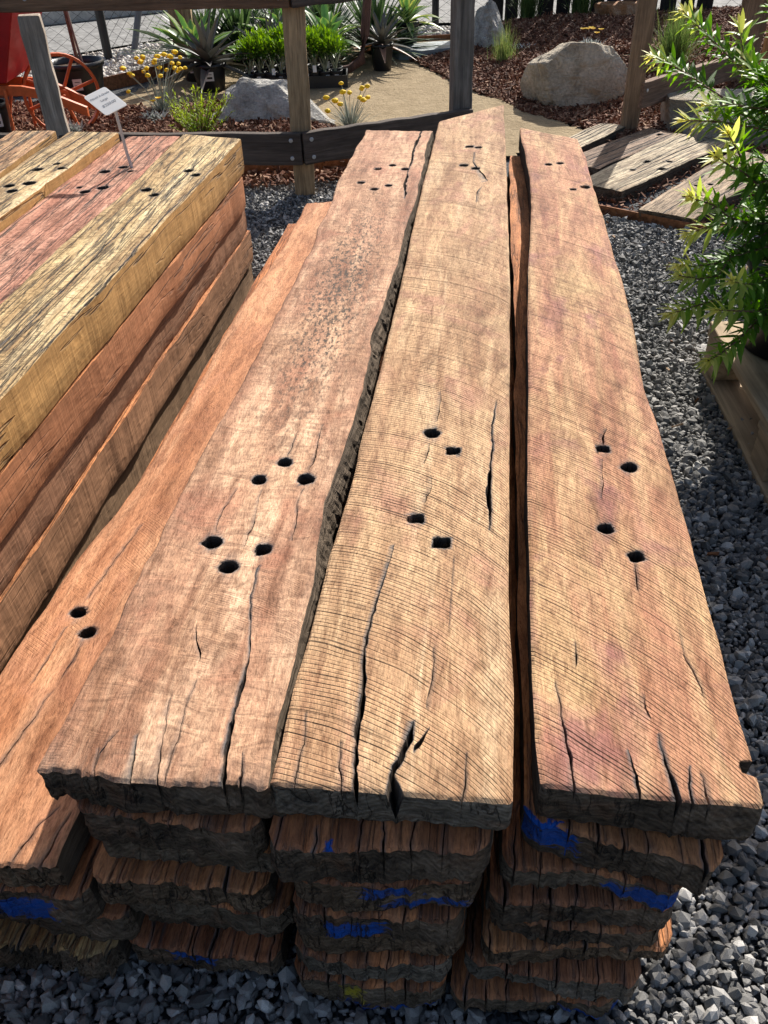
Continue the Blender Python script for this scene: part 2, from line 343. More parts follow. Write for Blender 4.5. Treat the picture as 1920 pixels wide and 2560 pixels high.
# ------------------------------------------------------------------ slab builder
def slab(name, label, L, R, z, th, mats, holes=(), cracks=(), nrand=0, dx=.0045, dy=.012, fine=.10, fdy=.004, jag=.004,
         edge=.0025, erough=.005, wrough=.002, flareR=0., flareL=0., paint=(), yellow=(), tear=0., seed=1, rows=7,
         weather=0., tpaint=(), cut=(), notch=(), group=None, cat='plank', rw=(.0006, .0022), rlen=(.25, 1.1), endcracks=0, undul=.0012, corner=.004, scal=.0):
    rng = np.random.RandomState(seed)
    L = np.array(sorted(L, key=lambda p: p[1]), float); R = np.array(sorted(R, key=lambda p: p[1]), float)
    a = (L[0]+R[0])/2; b = (L[-1]+R[-1])/2
    ey = (b-a)/np.linalg.norm(b-a); ex = np.array([ey[1], -ey[0]]); rz = math.atan2(-ey[0], ey[1])
    loc = lambda p: np.stack([(np.asarray(p, float)-a)@ex, (np.asarray(p, float)-a)@ey], -1)
    Ll, Rl = loc(L), loc(R)
    def edges(t):
        yl = Ll[0, 1]+(Ll[-1, 1]-Ll[0, 1])*t; yr = Rl[0, 1]+(Rl[-1, 1]-Rl[0, 1])*t
        xl = np.interp(yl, Ll[:, 1], Ll[:, 0]); xr = np.interp(yr, Rl[:, 1], Rl[:, 0])
        return xl, yl, xr, yr
    y0 = min(Ll[0, 1], Rl[0, 1]); LEN = (Ll[-1, 1]+Rl[-1, 1])/2-(Ll[0, 1]+Rl[0, 1])/2
    H = [(*loc((h[0], h[1])), h[2], h[3]) for h in holes]
    ts = []; yy = 0.
    while yy < LEN:
        ts.append(yy/LEN)
        st = dy
        if yy < fine: st = min(st, fdy)
        if LEN-yy < .04: st = min(st, fdy)
        for h in H:
            if abs(yy-(h[1]-(Ll[0, 1]+Rl[0, 1])/2)) < h[2]*1.6+.006: st = min(st, .0032)
        for c in cut:
            if c[0] <= yy <= c[1]: st = min(st, .004)
        yy += st
    ts.append(1.); t = np.array(ts); ny = len(t)
    xl, yl, xr, yr = edges(t)
    # edge wobble
    arc = t*LEN
    xl = xl + edge*fbm(arc*7, 0*arc, seed+3, 6)*2; xr = xr + edge*fbm(arc*7, 0*arc+9, seed+4, 6)*2
    wid = float(np.mean(xr-xl))
    # cracks -> anchors in fraction space
    CR = []
    for w, pts in cracks:
        q = loc(pts); q = q[np.argsort(q[:, 1])]
        tt = np.clip((q[:, 1]-(Ll[0, 1]+Rl[0, 1])/2)/LEN, -.01, 1.01)
        s = (q[:, 0]-np.interp(tt, t, xl))/np.interp(tt, t, xr-xl)
        CR.append((w*.001, tt, s))
    for k in range(nrand):
        ln = rng.uniform(*rlen)/LEN; t0 = rng.uniform(-.1, 1.05-ln*.5); s0 = (k+.5+rng.uniform(-.3, .3))/nrand
        n = 7; tt = np.linspace(t0, t0+ln, n); s = s0+rng.uniform(-.05, .05)*np.linspace(-1, 1, n)+.012*rng.randn(n)
        CR.append((rng.uniform(*rw), tt, s))
    for k in range(endcracks):
        ln = rng.uniform(.03, .2)/LEN; s0 = (k+.5+rng.uniform(-.35, .35))/endcracks
        tt = np.array([-.01, ln*.4, ln]); s = s0+np.array([0, rng.uniform(-.02, .02), rng.uniform(-.04, .04)])
        CR.append((rng.uniform(.0005, .0019), tt, s))
    CR.sort(key=lambda c: c[2].mean())
    nx = max(10, int(wid/dx))
    if CR:
        nc = len(CR); S = np.zeros((ny, nc)); Wd = np.zeros((ny, nc)); Dp = np.zeros((ny, nc))
        for k, (w, tt, s) in enumerate(CR):
            rest = (k+1)/(nc+1)
            ins = (t >= tt[0]) & (t <= tt[-1])
            ramp = .07/LEN
            al = np.clip(1-np.maximum(tt[0]-t, t-tt[-1])/ramp, 0, 1)
            path = np.interp(t, tt, s)+(.0022*fbm(arc*75, 0*arc+k, seed+50+k, 4)+.003*fbm(arc*12, 0*arc+k, seed+80+k, 2))/wid
            S[:, k] = al*path+(1-al)*(.5*rest+.5*np.mean(s))
            u = np.clip((t-tt[0])/max(1e-6, tt[-1]-tt[0]), 0, 1)
            prof = np.where(ins, np.clip(np.minimum(u*6 if tt[0] > .002 else 1., (1-u)*1.6 if tt[-1] < .998 else 1.), 0, 1), 0)
            prof = prof*(.72+.4*vnoise(arc*30, 0*arc+k, seed+7)+.3*vnoise(arc*120, 0*arc+k, seed+8))
            Wd[:, k] = np.clip(w*prof, .0002, None)/wid
            Dp[:, k] = np.where(ins & (prof > .02), np.minimum(th*.75, .006+9*w*prof), 0)
        S = np.clip(S, .012, .988)
        # columns per interval
        gaps = np.diff(np.concatenate([[0], [np.mean(c[2]) for c in CR], [1]])).clip(.01)
        cnt = np.maximum(1, np.round(gaps/gaps.sum()*nx).astype(int))
        cols = []; dep = []; stc = []; z0_ = np.zeros(ny)
        prev = np.zeros(ny)
        for k in range(nc+1):
            lo = np.clip(S[:, k]-Wd[:, k], prev+.001, .9985) if k < nc else np.ones(ny)
            for j in range(cnt[k]):
                if k == 0 and j == 0: cols.append(np.zeros(ny)); dep.append(np.zeros(ny)); stc.append(z0_); continue
                f = (j+(0 if k == 0 else 1))/(cnt[k]+(0 if k == 0 else 1))
                cols.append(prev+(lo-prev)*f); dep.append(np.zeros(ny)); stc.append(z0_)
            if k < nc:
                mid = np.maximum(S[:, k], lo+.0002); hi = np.minimum(np.maximum(S[:, k]+Wd[:, k], mid+.0002), .9994)
                cols += [lo, mid, hi]; dep += [np.zeros(ny), Dp[:, k], np.zeros(ny)]; act = (Dp[:, k] > .003)*1.; wd_ = act*(.8 if CR[k][0] > .0018 else .35); stc += [wd_, act, wd_]; prev = hi  # recess shade painted into crack bottoms and, weaker, their walls
            else:
                cols.append(lo); dep.append(np.zeros(ny)); stc.append(z0_)
        F = np.stack(cols, 1); DZ = np.stack(dep, 1); SC = np.stack(stc, 1)
        F = np.maximum.accumulate(F, 1)
    else:
        F = np.tile(np.linspace(0, 1, nx), (ny, 1)); DZ = np.zeros((ny, nx)); SC = DZ
    nx = F.shape[1]
    X = xl[:, None]+(xr-xl)[:, None]*F; Y = yl[:, None]+(yr-yl)[:, None]*F
    for (q0, q1, dep) in notch:      # bite out of the right edge
        X = np.where(((arc > q0) & (arc < q1))[:, None], np.minimum(X, (xr-dep)[:, None]), X)
    # jagged ends
    fall0 = np.clip(1-arc/.03, 0, 1)[:, None]; fall1 = np.clip(1-(LEN-arc)/.03, 0, 1)[:, None]
    e0 = jag*(fbm(X[0]*11, 0*X[0], seed+11, 3)+.5*fbm(X[0]*90, 0*X[0], seed+14, 4)) + tear*np.abs(vnoise(X[0]*230, 0*X[0], seed+12))
    cr_ = np.minimum(F[0], 1-F[0])*wid
    e0 = e0 + corner*np.clip(1-cr_/corner, 0, 1)**2
    e1 = jag*fbm(X[-1]*40, 0*X[-1]+5, seed+13, 5)*2
    Y = Y + fall0*e0[None, :] + fall1*e1[None, :]
    Zt = undul*fbm(X*9, Y*2.5, seed+20, 3)*1.5 - DZ
    # worn edges
    bd = np.minimum(np.minimum(X-xl[:, None], xr[:, None]-X), np.minimum(arc[:, None], (LEN-arc)[:, None])+0*X)
    rr = .0045
    Zt = Zt - .0022*(np.clip(1-bd/rr, 0, 1)**2)*(1+.6*fbm(X*60, Y*30, seed+21, 3))
    if tear: Zt = Zt - tear*.5*np.clip(1-arc/.05, 0, 1)[:, None]*np.abs(fbm(X*90, Y*12, seed+22, 3))
    stain_shade = np.zeros_like(X)
    for hx, hy, r, sq in H:
        ddx = X-hx; ddy = Y-hy; ang = np.arctan2(ddy, ddx)
        ra = r*(1+.13*vnoise(ang*1.6+hx*91, 0*ang+hy*17, seed+31)+.06*vnoise(ang*4+hx*31, 0*ang+hy*7, seed+33))
        rho = (np.maximum(np.abs(ddx), np.abs(ddy)*1.12) if sq else np.hypot(ddx, ddy))/ra
        rho = np.maximum(rho, 1e-4)
        ring = (rho > .8) & (rho < 1.22); ins = rho <= .8
        sc_ = np.where(ring, 1/rho, np.where(ins, .93/.8, 1.))
        X = hx+ddx*sc_; Y = hy+ddy*sc_
        Zt = np.where(ins, -(th-.001), np.where(ring, np.minimum(Zt, 0)-.0008, np.maximum(Zt, -.03*np.clip((rho-1.2)*4, 0, 1)-.004)if False else Zt))
        dd = np.hypot((X-hx)*1.1, (Y-hy)*.6)/r
        stain_shade = np.maximum(stain_shade, np.clip((1.5-dd)/.6, 0, 1)*rng.uniform(.25, .62)*(.6+.5*vnoise(X*300, Y*60, seed+60)))
        stain_shade = np.where(ins, 1., np.where(ring, np.maximum(stain_shade, .84), stain_shade))  # hole insides painted near black as deep recesses; iron stain around them
    we = np.clip(1-arc/.05, 0, 1)[:, None]*weather*(.5+.8*np.abs(fbm(X*35, Y*6, seed+23, 3))) + .35*weather*np.clip(1-bd/.012, 0, 1)
    tp = np.zeros_like(X)
    for s0, s1, q0, q1 in tpaint:
        tp = np.maximum(tp, np.clip(np.minimum(np.minimum(F-s0, s1-F)*8, np.minimum(arc[:, None]-q0, q1-arc[:, None])*40)+.35, 0, 1))
    stain_shade = np.maximum(SC, stain_shade)
    V = [np.stack([X.ravel(), Y.ravel(), th+Zt.ravel()], 1)]
    idx = np.arange(ny*nx).reshape(ny, nx)
    q = np.stack([idx[:-1, :-1], idx[:-1, 1:], idx[1:, 1:], idx[1:, :-1]], -1).reshape(-1, 4)
    zr = (th+Zt).ravel()[q]; sm = (zr.max(1)-zr.min(1)) < .0016
    per = np.concatenate([idx[0, :], idx[1:, -1], idx[-1, -2::-1], idx[-2:0:-1, 0]])
    kind = np.concatenate([np.full(nx, 2), np.full(ny-1, 1), np.full(nx-1, 3), np.full(ny-2, 0)])
    sfrac = np.concatenate([F[0], np.zeros(len(per)-nx)])
    top = V[0][per]
    base_xy = top[:, :2].copy()
    nrm = np.roll(base_xy, -1, 0)-np.roll(base_xy, 1, 0); nrm = np.stack([nrm[:, 1], -nrm[:, 0]], 1); nrm /= np.linalg.norm(nrm, axis=1)[:, None]+1e-9
    nrm[kind == 2] = .35*nrm[kind == 2]+.65*np.array([0, -1.]); nrm[kind == 1] = (1, 0); nrm[kind == 0] = (-1, 0); nrm[kind == 3] = (0, 1)
    npn = len(per); al = np.cumsum(np.linalg.norm(np.roll(base_xy, 1, 0)-base_xy, axis=1))
    Fs = [q]; MI = [np.zeros(len(q), int)]; SM = [sm]
    st_all = [stain_shade.ravel()]; we_all = [we.ravel()]; pa_all = [tp.ravel()]; ye_all = [np.zeros(ny*nx)]
    prev = per; off = ny*nx
    isend = (kind >= 2)
    for r in range(1, rows+1):
        d = r/rows
        amp = np.where(isend, erough, wrough)
        o = amp*(1.1*fbm(al*13, 0*al+d*th*22, seed+40, 4)+.7*fbm(al*95, 0*al+d*th*80, seed+41, 3))*min(1., d*2.5)
        o = o - np.where(isend, .006, .003)*max(0, (d-.7)/.3)**2 + np.where(kind == 1, flareR, np.where(kind == 0, flareL, 0))*d
        if tear: o = o + np.where(kind == 2, -tear*.6*(1-d), 0)
        xy = base_xy+nrm*o[:, None]
        zz = top[:, 2]*(1-d) + (0.0+.0)*d
        zz = zz + np.where(kind == 2, scal*np.clip(fbm(al*10, 0*al, seed+44, 4)+.15, 0, 1)*d**2, 0)
        V.append(np.stack([xy[:, 0], xy[:, 1], zz], 1))
        cur = off+np.arange(npn); off += npn
        qq = np.stack([prev, cur, np.roll(cur, -1), np.roll(prev, -1)], -1)
        Fs.append(qq); kf = kind.copy(); MI.append(np.where(kf >= 2, 2, 1)); SM.append(np.zeros(npn, bool))
        pv = np.zeros(npn); yv = np.zeros(npn)
        for s0, s1, d0, d1 in paint: pv = np.maximum(pv, np.where(kind == 2, np.clip(np.minimum(np.minimum(sfrac-s0, s1-sfrac)*5, np.minimum(d-d0, d1-d)*2.2)+.42, 0, 1), 0))
        for s0, s1, d0, d1 in yellow: yv = np.maximum(yv, np.where(kind == 2, np.clip(np.minimum(np.minimum(sfrac-s0, s1-sfrac)*5, np.minimum(d-d0, d1-d)*2.2)+.42, 0, 1), 0))
        st_all.append(np.zeros(npn)); we_all.append(np.zeros(npn)); pa_all.append(pv); ye_all.append(yv)
        prev = cur
    # bottom: strip between the two long sides
    V = np.concatenate(V); 
    nb = len(V); V = np.concatenate([V, [[0, LEN/2, 0.0]]])
    tri = np.stack([prev, np.full(npn, nb), np.roll(prev, -1), np.roll(prev, -1)], -1)
    Fq = np.concatenate(Fs); MIq = np.concatenate(MI); SMq = np.concatenate(SM)
    me = bpy.data.meshes.new(name)
    nq = len(Fq); nt = npn
    me.vertices.add(len(V)); me.vertices.foreach_set('co', V.astype(np.float32).ravel())
    loops = np.concatenate([Fq.ravel(), tri[:, [0, 1, 2]].ravel()]).astype(np.int32)
    me.loops.add(len(loops)); me.loops.foreach_set('vertex_index', loops)
    me.polygons.add(nq+nt)
    me.polygons.foreach_set('loop_start', np.concatenate([np.arange(nq)*4, nq*4+np.arange(nt)*3]).astype(np.int32))
    me.polygons.foreach_set('loop_total', np.concatenate([np.full(nq, 4), np.full(nt, 3)]).astype(np.int32))
    me.polygons.foreach_set('material_index', np.concatenate([MIq, np.ones(nt, int)]).astype(np.int32))
    me.update(calc_edges=True)
    me.polygons.foreach_set('use_smooth', np.concatenate([SMq, np.zeros(nt, bool)]))
    for an, av in (('stain_shade', st_all), ('weather', we_all), ('paint', pa_all), ('yellow', ye_all)):
        arr = np.concatenate(av+[np.zeros(1)]).astype(np.float32)
        me.attributes.new(an, 'FLOAT', 'POINT').data.foreach_set('value', arr)
    o = mesh_obj(name, me, list(mats))
    o.location = (a[0], a[1], z-th); o.rotation_euler = (0, 0, rz)
    return tag(o, label, cat, group)

# ------------------------------------------------------------------ the sawn slab stack
GS = 'slabs of the sawn slab stack'
END = [end_grain('weathered_end_%d' % k, c, k*3.3) for k, c in enumerate([(.195,.15,.108), (.155,.115,.083), (.25,.21,.165), (.185,.13,.086)])]
SIDE = rough_side('rough_edge', (.16, .12, .085), 1)
SIDE_D = rough_side('dark_edge', (.10, .075, .055), 2)
SIDE_O = rough_side('sawn_orange_edge', (.30, .16, .08), 3, .5)
A_TOP = sawn_wood('pink_slab_face', (.49,.275,.17), (.66,.435,.28), (.33,.155,.09), (.56,.34,.205), saw=(-.1, .4, .0034, .10, -.04), seed=1,
                  patch2=(.37,.165,.10), blotch=(.005, 1.22, .095, .75), figure=1.)
B_TOP = sawn_wood('tan_slab_face', (.52,.325,.18), (.64,.45,.27), (.38,.21,.115), (.58,.39,.22), saw=(-.15, .34, .0060, .9, .22), seed=2,
                  patch2=(.46,.24,.155), figure=.25)
C_TOP = sawn_wood('rosy_slab_face', (.52,.275,.155), (.60,.385,.21), (.38,.165,.10), (.60,.40,.205), saw=(-.45, .70, .0060, .95, .30), seed=3,
                  patch2=(.34,.145,.125), figure=.15)
D_TOP = sawn_wood('orange_slab_face', (.50,.235,.12), (.58,.32,.18), (.38,.16,.075), (.54,.275,.145), saw=(-.3, .5, .006, .10, -.04), seed=4, patch2=(.47,.22,.125), figure=.2)
LOW = [sawn_wood('brown_slab_face_%d' % k, c, tuple(1.25*x for x in c), tuple(.6*x for x in c), tuple(1.1*x for x in c), seed=10+k, fissure=.5)
       for k, c in enumerate([(.47,.185,.075), (.52,.215,.085), (.42,.16,.07)])]
YEL = sawn_wood('yellowish_slab_face', (.42,.27,.11), (.52,.36,.16), (.28,.16,.07), (.42,.25,.11), seed=15, fissure=.8)

slab('timber_plank', 'pinkish slab with dark speckled patch and round bolt holes, topmost beside the orange slab',
     [(-.369,.507),(-.357,.577),(-.345,.645),(-.335,.691),(-.333,.747),(-.319,.827),(-.312,.857),(-.298,.959),(-.275,1.093),(-.251,1.217),(-.238,1.332),(-.215,1.485),(-.175,1.745),(-.131,2.08),(-.087,2.465),(-.045,2.758),(-.017,2.98)],
     [(-.126,.472),(-.124,.524),(-.104,.693),(-.091,.791),(-.083,.938),(-.062,1.053),(-.038,1.218),(-.006,1.461),(.032,1.717),(.066,1.944),(.115,2.248),(.162,2.656),(.207,2.938)],
     .43, .062, [A_TOP, SIDE, END[1]],
     holes=[(-.148,1.041,.0112,0),(-.184,.999,.0112,0),(-.114,.995,.0128,0),(-.234,.859,.0128,0),(-.163,.839,.0118,0),(-.205,.808,.0125,0),
            (.019,2.534,.0112,0),(.063,2.566,.0106,0),(.098,2.524,.0112,0),(-.031,2.408,.0108,0),(.006,2.347,.0105,0),(.046,2.376,.0106,0)],
     cracks=[(1.5,[(-.092,1.151),(-.1,1.082),(-.109,1.018)]),(1.5,[(-.114,.978),(-.121,.908),(-.125,.856)]),
             (2.6,[(-.161,.82),(-.168,.789),(-.168,.746),(-.163,.691),(-.164,.629),(-.169,.571),(-.172,.533),(-.170,.474)]),
             (1.3,[(-.211,.984),(-.221,.947),(-.229,.925),(-.232,.879)]),(1.0,[(-.176,.974),(-.18,.9),(-.189,.844)]),
             (1.0,[(-.245,.594),(-.241,.519),(-.236,.48)]),(2.0,[(-.269,.546),(-.264,.48)]),(1.5,[(-.308,.532),(-.304,.48)]),
             (1.4,[(-.231,.702),(-.226,.681),(-.217,.646)]),(6,[(.176,2.96),(.155,2.85),(.124,2.625),(.1,2.5),(.085,2.252)]),(1.,[(-.135,1.125),(-.14,1.085),(-.146,1.059)])],
     dx=.0036, dy=.009, jag=.006, edge=.004, erough=.008, scal=.012, wrough=.006, flareR=.016, weather=.5, seed=5, endcracks=3, group=GS, tear=.004)
slab('timber_plank', 'tan slab with arc saw marks, square spike holes and a long central split, topmost',
     [(-.124,.479),(-.115,.53),(-.107,.601),(-.092,.685),(-.074,.813),(-.061,.884),(-.048,.969),(-.033,1.083),(-.019,1.167),(-.007,1.254),(.017,1.41),(.051,1.653),(.094,2.009),(.138,2.346),(.192,2.727),(.238,3.056)],
     [(.115,.448),(.134,.581),(.144,.681),(.16,.8),(.191,1.014),(.227,1.267),(.282,1.649),(.335,2.055),(.41,2.642),(.46,3.047),(.488,3.264)],
     .432, .058, [B_TOP, SIDE_D, END[2]],
     holes=[(.08,1.105,.0125,0),(.109,1.052,.0103,1),(.044,.891,.0105,1),(.075,.838,.0121,1),(.308,2.73,.0118,1),(.335,2.717,.0104,1),(.271,2.533,.0123,1),(.302,2.499,.0117,1)],
     cracks=[(3.4,[(.013,.848),(.002,.798),(-.011,.735),(-.024,.67),(-.03,.598),(-.036,.555),(-.039,.517),(-.037,.45)]),
             (1.2,[(.053,.651),(.047,.604),(.036,.565)]),(7.5,[(.023,.553),(.018,.525),(.006,.501),(-.002,.483),(.004,.44)]),(2.5,[(.038,.54),(.028,.522),(.022,.512)]),
             (3.2,[(.192,1.174),(.176,1.093),(.159,1.003),(.148,.933),(.139,.844)]),(1.2,[(.104,1.235),(.099,1.185),(.092,1.134)]),
             (1.4,[(.075,1.081),(.064,1.022)]),(1.1,[(.071,.99),(.067,.962),(.057,.923)]),(1.0,[(.081,.80),(.072,.757),(.06,.677)]),(1.0,[(.074,.508),(.061,.44)]),
             (1.2,[(-.09,.573),(-.1,.46)]),(1.,[(-.053,.528),(-.052,.45)]),(2.2,[(.291,2.657),(.301,2.516),(.318,2.325)]),(4,[(.30,2.31),(.275,2.25),(.256,2.178)])],
     dx=.0036, dy=.009, jag=.0018, edge=.0012, erough=.004, scal=.006, weather=.2, seed=6, group=GS)
slab('timber_plank', 'rosy slab with dense slanting saw marks and notched outer edge, topmost beside the gravel',
     [(.143,.467),(.147,.528),(.156,.599),(.17,.697),(.183,.783),(.197,.881),(.259,1.272),(.33,1.72),(.411,2.162),(.446,2.407),(.46,2.576),(.497,2.938)],
     [(.351,.434),(.356,.467),(.36,.499),(.371,.588),(.385,.686),(.402,.808),(.41,.868),(.433,1.046),(.446,1.2),(.498,1.493),(.552,1.903),(.587,2.183),(.638,2.569),(.655,2.777)],
     .43, .066, [C_TOP, SIDE_D, END[1]],
     holes=[(.338,1.045,.0097,1),(.365,.995,.0119,0),(.298,.857,.0113,0),(.324,.798,.0105,0),(.518,2.52,.0104,0),(.553,2.527,.0099,0),(.543,2.285,.008,1),(.579,2.299,.0115,0)],
     cracks=[(1.3,[(.275,.579),(.271,.558),(.274,.542)]),(2.8,[(.276,.53),(.272,.509),(.273,.48),(.273,.456),(.272,.43)]),(1.7,[(.182,.597),(.181,.564),(.178,.531),(.178,.497),(.174,.45)]),
             (1.4,[(.318,.785),(.309,.734)]),(1.1,[(.333,.676),(.334,.633),(.337,.604),(.339,.57)]),(1.8,[(.241,.506),(.239,.481),(.237,.43)]),(1.6,[(.357,1.105),(.345,1.076),(.34,1.056)]),
             (1.,[(.333,1.02),(.31,.924)]),(1.4,[(.304,.477),(.3,.42)]),(1.3,[(.214,.648),(.21,.615)])],
     dx=.0036, dy=.009, jag=.002, edge=.0015, erough=.006, scal=.012, weather=.3, seed=7, endcracks=1, notch=[(.040, .056, .014)], cut=[(.03, .07)], group=GS)
slab('timber_plank', 'long orange slab with two round bolt holes, lying lower beside the square-edged pile',
     [(-.605,.50),(-.578,.62),(-.54,.776),(-.516,.896),(-.495,1.013),(-.467,1.112),(-.427,1.287),(-.398,1.489),(-.373,1.668),(-.338,1.931),(-.292,2.161),(-.246,2.436),(-.21,2.722)],
     [(-.382,.481),(-.374,.55),(-.325,.9),(-.27,1.25),(-.2,1.75),(-.13,2.25),(-.06,2.722)],
     .28, .06, [D_TOP, SIDE, END[3]],
     holes=[(-.461,.886,.0115,0),(-.435,.843,.0112,0)],
     cracks=[(.9,[(-.404,1.104),(-.424,1.03),(-.452,.918)]),(.8,[(-.469,.866),(-.474,.827),(-.486,.758)]),(1.2,[(-.441,.825),(-.444,.785),(-.452,.756)]),
             (1.2,[(-.452,.74),(-.459,.73),(-.467,.696),(-.476,.653),(-.492,.615),(-.51,.58)]),(1.3,[(-.396,.557),(-.416,.531),(-.432,.48)]),(1.5,[(-.378,.55),(-.391,.513),(-.402,.47)])],
     dx=.0045, dy=.012, jag=.006, edge=.003, erough=.007, scal=.01, weather=.3, seed=8, group=GS, tear=.004)

def column(rows, phrase, dirx, length, seed):
    for k, (nl, nr, z, th, top, end, kw, lab) in enumerate(rows):
        f = lambda p: (p[0]+dirx*length, p[1]+length)
        L = [nl, f(nl)]; R = [nr, f(nr)]
        slab('timber_plank', lab+' '+phrase, L, R, z, th, [top, SIDE_D, END[end]], seed=seed+k*7, dx=.004, dy=.06, fine=.16, fdy=.005,
             jag=kw.pop('jag', .008), scal=.026, edge=.003, erough=kw.pop('erough', .007), wrough=.004, weather=.3, endcracks=kw.pop('endcracks', 7), tear=kw.pop('tear', .003), rows=kw.pop('rows', 9), corner=.018, group=GS, **kw)
ph = 'under the pinkish slab'
column([((-.346,.498),(-.142,.461),.368,.066,LOW[0],1,dict(),'second slab down with grey frayed end'),
        ((-.34,.508),(-.135,.476),.302,.058,LOW[1],0,dict(endcracks=3),'third slab down with grey uneven end set back'),
        ((-.357,.489),(-.145,.465),.244,.056,LOW[1],3,dict(jag=.011),'fourth slab down with scalloped pale end'),
        ((-.345,.500),(-.128,.466),.188,.058,LOW[0],0,dict(jag=.009),'fifth slab down with crumbling grey end'),
        ((-.335,.518),(-.15,.49),.13,.062,LOW[2],1,dict(),'sixth slab down, deep in shadow'),
        ((-.358,.498),(-.152,.463),.068,.066,LOW[2],1,dict(paint=[(.28,.62,.02,.45)],endcracks=9),'bottom slab with faint blue paint on its dark end')], ph, .135, 2.35, 100)
ph = 'under the tan slab'
column([((-.131,.443),(.096,.431),.374,.072,LOW[0],1,dict(tpaint=[(.25,.34,-.02,.022)]),'second slab down with brown splintered top edge'),
        ((-.122,.447),(.082,.436),.302,.058,LOW[2],3,dict(paint=[(.36,.66,-.1,.45),(.5,.96,.42,.95)],endcracks=3),'third slab down with wide blue paint on its end'),
        ((-.118,.447),(.068,.424),.244,.058,LOW[0],1,dict(paint=[(.18,.60,.15,.9)]),'fourth slab down with blue paint along its lip'),
        ((-.125,.447),(.073,.436),.186,.06,LOW[1],3,dict(endcracks=5),'fifth slab down with bitten dark end'),
        ((-.128,.446),(.061,.427),.126,.06,LOW[0],2,dict(),'sixth slab down with pale grey end'),
        ((-.138,.447),(.053,.428),.066,.064,LOW[0],0,dict(paint=[(.28,1.02,.62,1.05)],yellow=[(.30,.50,.1,.6)]),'bottom slab with yellow and blue paint on its end')], ph, .135, 2.4, 200)
ph = 'under the rosy slab'
column([((.134,.465),(.321,.408),.364,.06,LOW[1],1,dict(paint=[(-.05,.30,-.1,.7)],tpaint=[(-.1,.22,-.02,.016)]),'second slab down with a blue painted corner'),
        ((.112,.455),(.30,.42),.304,.056,LOW[0],0,dict(paint=[(.55,1.05,.1,.9)]),'third slab down with blue paint along its end'),
        ((.100,.444),(.305,.427),.248,.054,LOW[2],1,dict(),'fourth slab down with dark fibrous end'),
        ((.103,.447),(.304,.427),.194,.05,LOW[0],1,dict(),'fifth slab down with thin brown lip'),
        ((.094,.441),(.318,.43),.144,.048,LOW[1],3,dict(),'sixth slab down with sunlit outer corner'),
        ((.078,.442),(.284,.413),.096,.048,LOW[2],2,dict(),'seventh slab down with smooth grey end'),
        ((.060,.427),(.263,.407),.048,.048,LOW[0],0,dict(paint=[(.62,1.1,.5,1.1)]),'bottom slab with blue paint on its lower corner')], ph, .135, 2.4, 300)
ph = 'under the long orange slab'
column([((-.575,.515),(-.36,.472),.219,.075,LOW[0],1,dict(paint=[(.18,.82,.15,.85)]),'second slab down with blue paint across its end'),
        ((-.56,.53),(-.335,.485),.143,.07,LOW[2],1,dict(),'third slab down, set back in shadow'),
        ((-.60,.50),(-.366,.473),.072,.07,YEL,1,dict(endcracks=11,tear=.012,jag=.010),'bottom slab with yellowish torn end')], ph, .135, 2.2, 400)

# ------------------------------------------------------------------ the square-edged sleeper pile
GP = 'sleepers of the square-edged pile'
S1 = sawn_wood('yellow_sleeper_face', (.60,.44,.225), (.72,.57,.33), (.40,.26,.12), (.54,.37,.175), fissure=1., cross=1., seed=21)
S2 = sawn_wood('red_sleeper_face', (.54,.27,.185), (.60,.34,.24), (.40,.17,.11), (.50,.24,.16), fissure=.85, cross=.9, seed=22)
S3 = sawn_wood('straw_sleeper_face', (.58,.43,.23), (.70,.55,.33), (.40,.26,.13), (.53,.36,.18), fissure=1., cross=.9, seed=23)
S4 = sawn_wood('tawny_sleeper_face', (.52,.33,.18), (.60,.42,.24), (.38,.22,.12), (.5,.3,.17), fissure=1., cross=.6, seed=24)
def sidewood(name, c, seed, fiss=.5): return sawn_wood(name, c, tuple(1.25*x for x in c), tuple(.62*x for x in c), tuple(1.12*x for x in c), fissure=fiss, seed=seed)
def side_faced(name, c, seed, fiss=.4):
    """sawn vertical face: same wood, grain along Y, mapped on Z across"""
    t = NT(name); P = t.vmath('ADD', t.obj(), (seed, seed*1.7, seed*.3))
    g1 = t.noise(t.mapv(P, (26, 1.5, 26)), 1, 6, .6, .4); g3 = t.noise(t.mapv(P, (300, 24, 300)), 1, 3, .6)
    sw = t.noise(t.mapv(P, (10, 150, 6)), 1, 2, .5); g2 = t.noise(t.mapv(P, (5, 2.2, 6)), 1, 4, .6)
    col = t.ramp(g1, [(.28, tuple(.66*x for x in c)), (.5, c), (.72, tuple(1.25*x for x in c))])
    col = t.mix(t.mr(g2, .48, .7, 0, .6), col, tuple(.72*x for x in c))
    col = t.mix(1., col, t.ramp(g3, [(.25, (.7,)*3), (.7, (1.12,)*3)]), 'MULTIPLY')
    col = t.mix(1., col, t.ramp(sw, [(.3, (.86,)*3), (.65, (1.06,)*3)]), 'MULTIPLY')
    f = t.noise(t.mapv(P, (30, 1.3, 30)), 1, 3, .55); f = t.mr(t.math('ABSOLUTE', t.math('SUBTRACT', f, .5)), .018, .003)
    f = t.math('MULTIPLY', f, t.mr(t.noise(t.mapv(P, (4, 2, 9)), 1, 2), .45, .6))
    col = t.mix(t.math('MULTIPLY', f, .8*fiss), col, (.05, .04, .03))
    h = t.math('SUBTRACT', t.math('ADD', t.math('MULTIPLY', g3, .5), t.math('MULTIPLY', sw, .5)), t.math('MULTIPLY', f, 3*fiss))
    return t.done(col, .8, t.bump(h, .0015), spec=.2)
F1 = side_faced('ochre_side', (.46,.26,.095), 1.1, .9); F2 = side_faced('red_brown_side', (.44,.19,.09), 2.2, .8)
